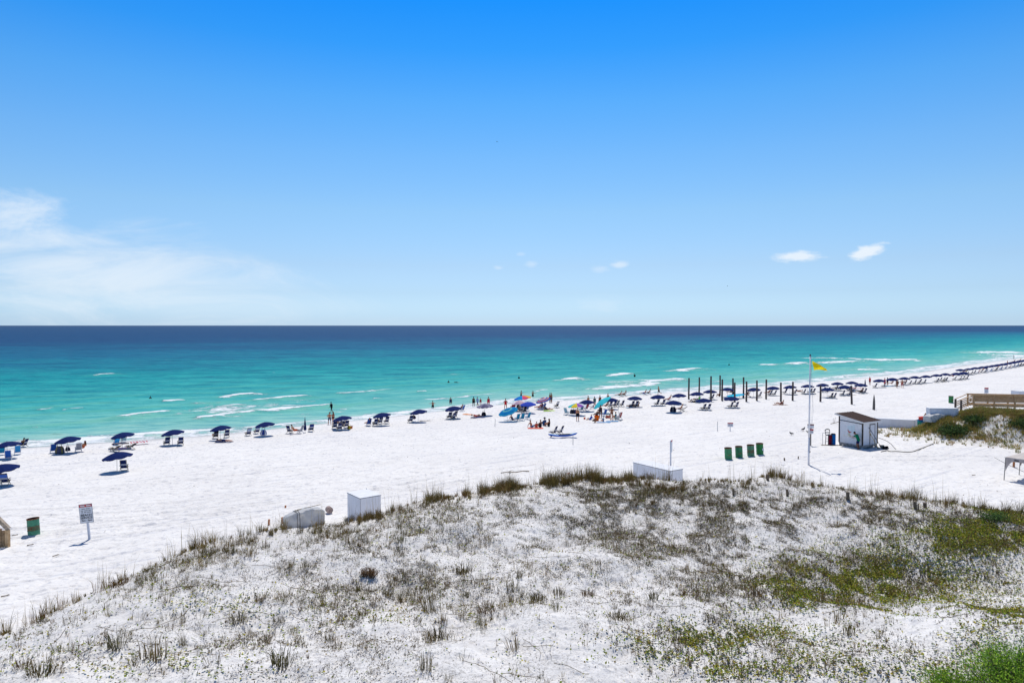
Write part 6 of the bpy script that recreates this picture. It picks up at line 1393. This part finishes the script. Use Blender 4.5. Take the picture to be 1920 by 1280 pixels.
def tent():
    b = P(1885, 900); r = empty('canopy_tent', 'cream canopy tent standing at the right edge of the beach', 'tent', b, R(-54)); W_ = 3.0; h = 1.42; D_ = 3.0
    m = mat('tent_fabric', (.62, .56, .50), .85, .06, 3); f = MB(); ap = V((W_ / 2, D_ / 2, 2.6)); cs = [V((0, 0, h + .3)), V((W_, 0, h + .3)), V((W_, D_, h + .3)), V((0, D_, h + .3))]
    for a, c in zip(cs, cs[1:] + cs[:1]):
        def fn(u_, v_, a=a, c=c):
            e = a.lerp(c, u_); q = e.lerp(ap, v_); q.z -= .16 * math.sin(math.pi * v_) * (1 - .3 * math.sin(math.pi * u_)) + .02 * math.sin(u_ * 20) * (1 - v_); return q
        f.sheet(fn, 10, 8)
    f.build('roof_cloth', m, r, smooth=True)
    vl = MB()
    for a, c in zip(cs, cs[1:] + cs[:1]):
        def fv(u_, v_, a=a, c=c):
            e = a.lerp(c, u_); return V((e.x, e.y, e.z - v_ * (.28 + .75 * max(0, 1 - min(u_, 1 - u_) * 6) ** 2)))
        vl.sheet(fv, 24, 4)
    vl.build('valance', mat('tent_valance', (.42, .37, .35), .85, .12, 3), r)
    for x, y in ((0, 0), (W_, 0), (W_, D_), (0, D_)):
        l = MB(); l.tube((x - .1 + .2 * (x > 0), y, -.35), (x, y, h + .28), .03, .03, 8); l.build('leg', mat('tent_leg', (.22, .21, .2), .5), r)
    k = MB(); k.box(.55, .82, -.012, -.006, h + .1, h + .18); k.build('patch', cmat((50, 50, 55)), r)
    cable('guy_rope', 'thin guy rope running from the tent to the sand', [b + V((1.0, 2.6, 1.2)), b + V((1.8, .9, .4)), b + V((2.9, -.6, .05))], .015, cmat((120, 110, 100)), 'rope')
    return b
tb_ = tent(); post('post_stub', 1901, 858, 875, .1, .1, 'brown post standing under the canopy tent', 'post', M_OR, n=4)

# ------------------------------------------------------------------ birds, driftwood, scraps
def bird(loc, label, rz, s=1., fly=False):
    r = empty('gull', label, 'bird', loc, R(rz)); r.scale = (s, s, s); me = fuse([(V((0, -.16, .16)), V((0, .10, .20)), .055, .075), (V((0, .10, .20)), V((0, .17, .29)), .05, .038), (V((0, -.16, .16)), V((0, -.32, .15)), .04, .015), (V((0, .17, .29)), V((0, .26, .275)), .022, .008)], [(V((0, .175, .30)), .045)], .016, 2)
    link('body', me, mat('gull_grey', (.06, .06, .065), .8, .3), r)
    if fly:
        w = MB()
        for s_ in (-1, 1): w.add([(0, .08, .2), (0, -.1, .2), (s_ * .35, -.06, .34), (s_ * .35, .12, .34), (s_ * .7, -.1, .26)], [(0, 1, 2, 3), (3, 2, 4)])
        w.build('wing', MATS['gull_grey'], r)
    else:
        l = MB(); l.tube((-.03, 0, .14), (-.03, .01, 0), .008, .008, 6); l.tube((.03, 0, .14), (.03, .01, 0), .008, .008, 6); l.build('leg', cmat((200, 120, 60)), r)
bird(P(1506, 808), 'dark gull standing left of the flagpole signs', -60, 1.3); bird(P(1484, 816), 'dark gull standing farther left on the open sand', 110, 1.2); bird(P(1515, 812), 'gull half hidden behind the flagpole', 60, .9)
for px, py, D_, l in ((932, 267, 260, 'far bird high in the middle of the sky'), (1364, 537, 320, 'tiny bird low over the sea on the right')):
    d_ = ray(px, py); bird(V((d_[0], d_[1], d_[2])) * D_ + V((0, 0, CAMZ)), l, 60, 1.0, True)
dw = MB(); pts = [V((-1.1, 0, .03)), V((-.5, .1, .07)), V((.1, .0, .05)), (V((.7, .2, .08))), V((1.2, .3, .04))]
for a, b_ in zip(pts, pts[1:]): dw.tube(a, b_, .035, .03, 6)
dw.tube((-.5, .1, .07), (-.1, .5, .12), .02, .01, 6); thing(dw, 'driftwood', 'long brown driftwood branch on the sand above the dune crest', 'driftwood', P(965, 886), R(8), M_STUB)
sc = MB(); sc.sheet(lambda u_, v_: V(((u_ - .5) * .35, (v_ - .5) * .16, .02 + .05 * math.sin(u_ * 5))), 5, 3); thing(sc, 'red_scrap', 'small red pink scrap on the sand above the dune crest', 'scrap', P(1068, 888), 0, cmat((235, 90, 110)))
for px, py, l, a in ((105, 1042, 'forked twig on the bare sand left of the dune', 50), (57, 1022, 'short twig on the sand below the drum', 20), (10, 1118, 'dark stick at the left edge of the sand', 25), (14, 1010, 'dark scrap of wood by the walkway railing', 15), (28, 1004, 'dark piece of seaweed between the railing and the drum', 10), (798, 789, 'dark driftwood board near the eleventh umbrella', 5), (1601, 741, 'dark plank on the sand among the far chairs', 0), (1826, 891, 'small dark stick on the open sand left of the tent', 0)):
    q = MB(); n_ = 1.6 if px == 798 else (.9 if px == 1601 else .3); q.tube((-n_ / 2, 0, .03), (n_ / 2, .02, .05), .02 + .02 * n_, .015, 6); q.tube((0, .01, .04), (n_ * .35, n_ * .3, .06), .012, .008, 6); thing(q, 'stick', l, 'stick', P(px, py), R(a), M_STUB)
# footprints' worth of wrack: scattered dark scraps on the open beach, too many to count
n = 1500; X = rng.uniform(-48, 60, n); Y = rng.uniform(36, 120, n); of = offshore(X, Y); k = (of < -9) & (Y > np.interp(X, CRX, CRY) + 3); X, Y = X[k], Y[k]; k = fbm(X / 6, Y / 6, 301, 3) > .5; X, Y = X[k], Y[k]
o = leaves('beach_wrack', np.stack([X, Y, height(X, Y)], 1), .13, .05, np.tile(lc(90, 84, 80) * .8, (len(X), 1)), M_LIT, tilt=.3, lift=.01); tag(o, 'tiny dark scraps of seaweed scattered over the open sand', 'wrack', kind='stuff')
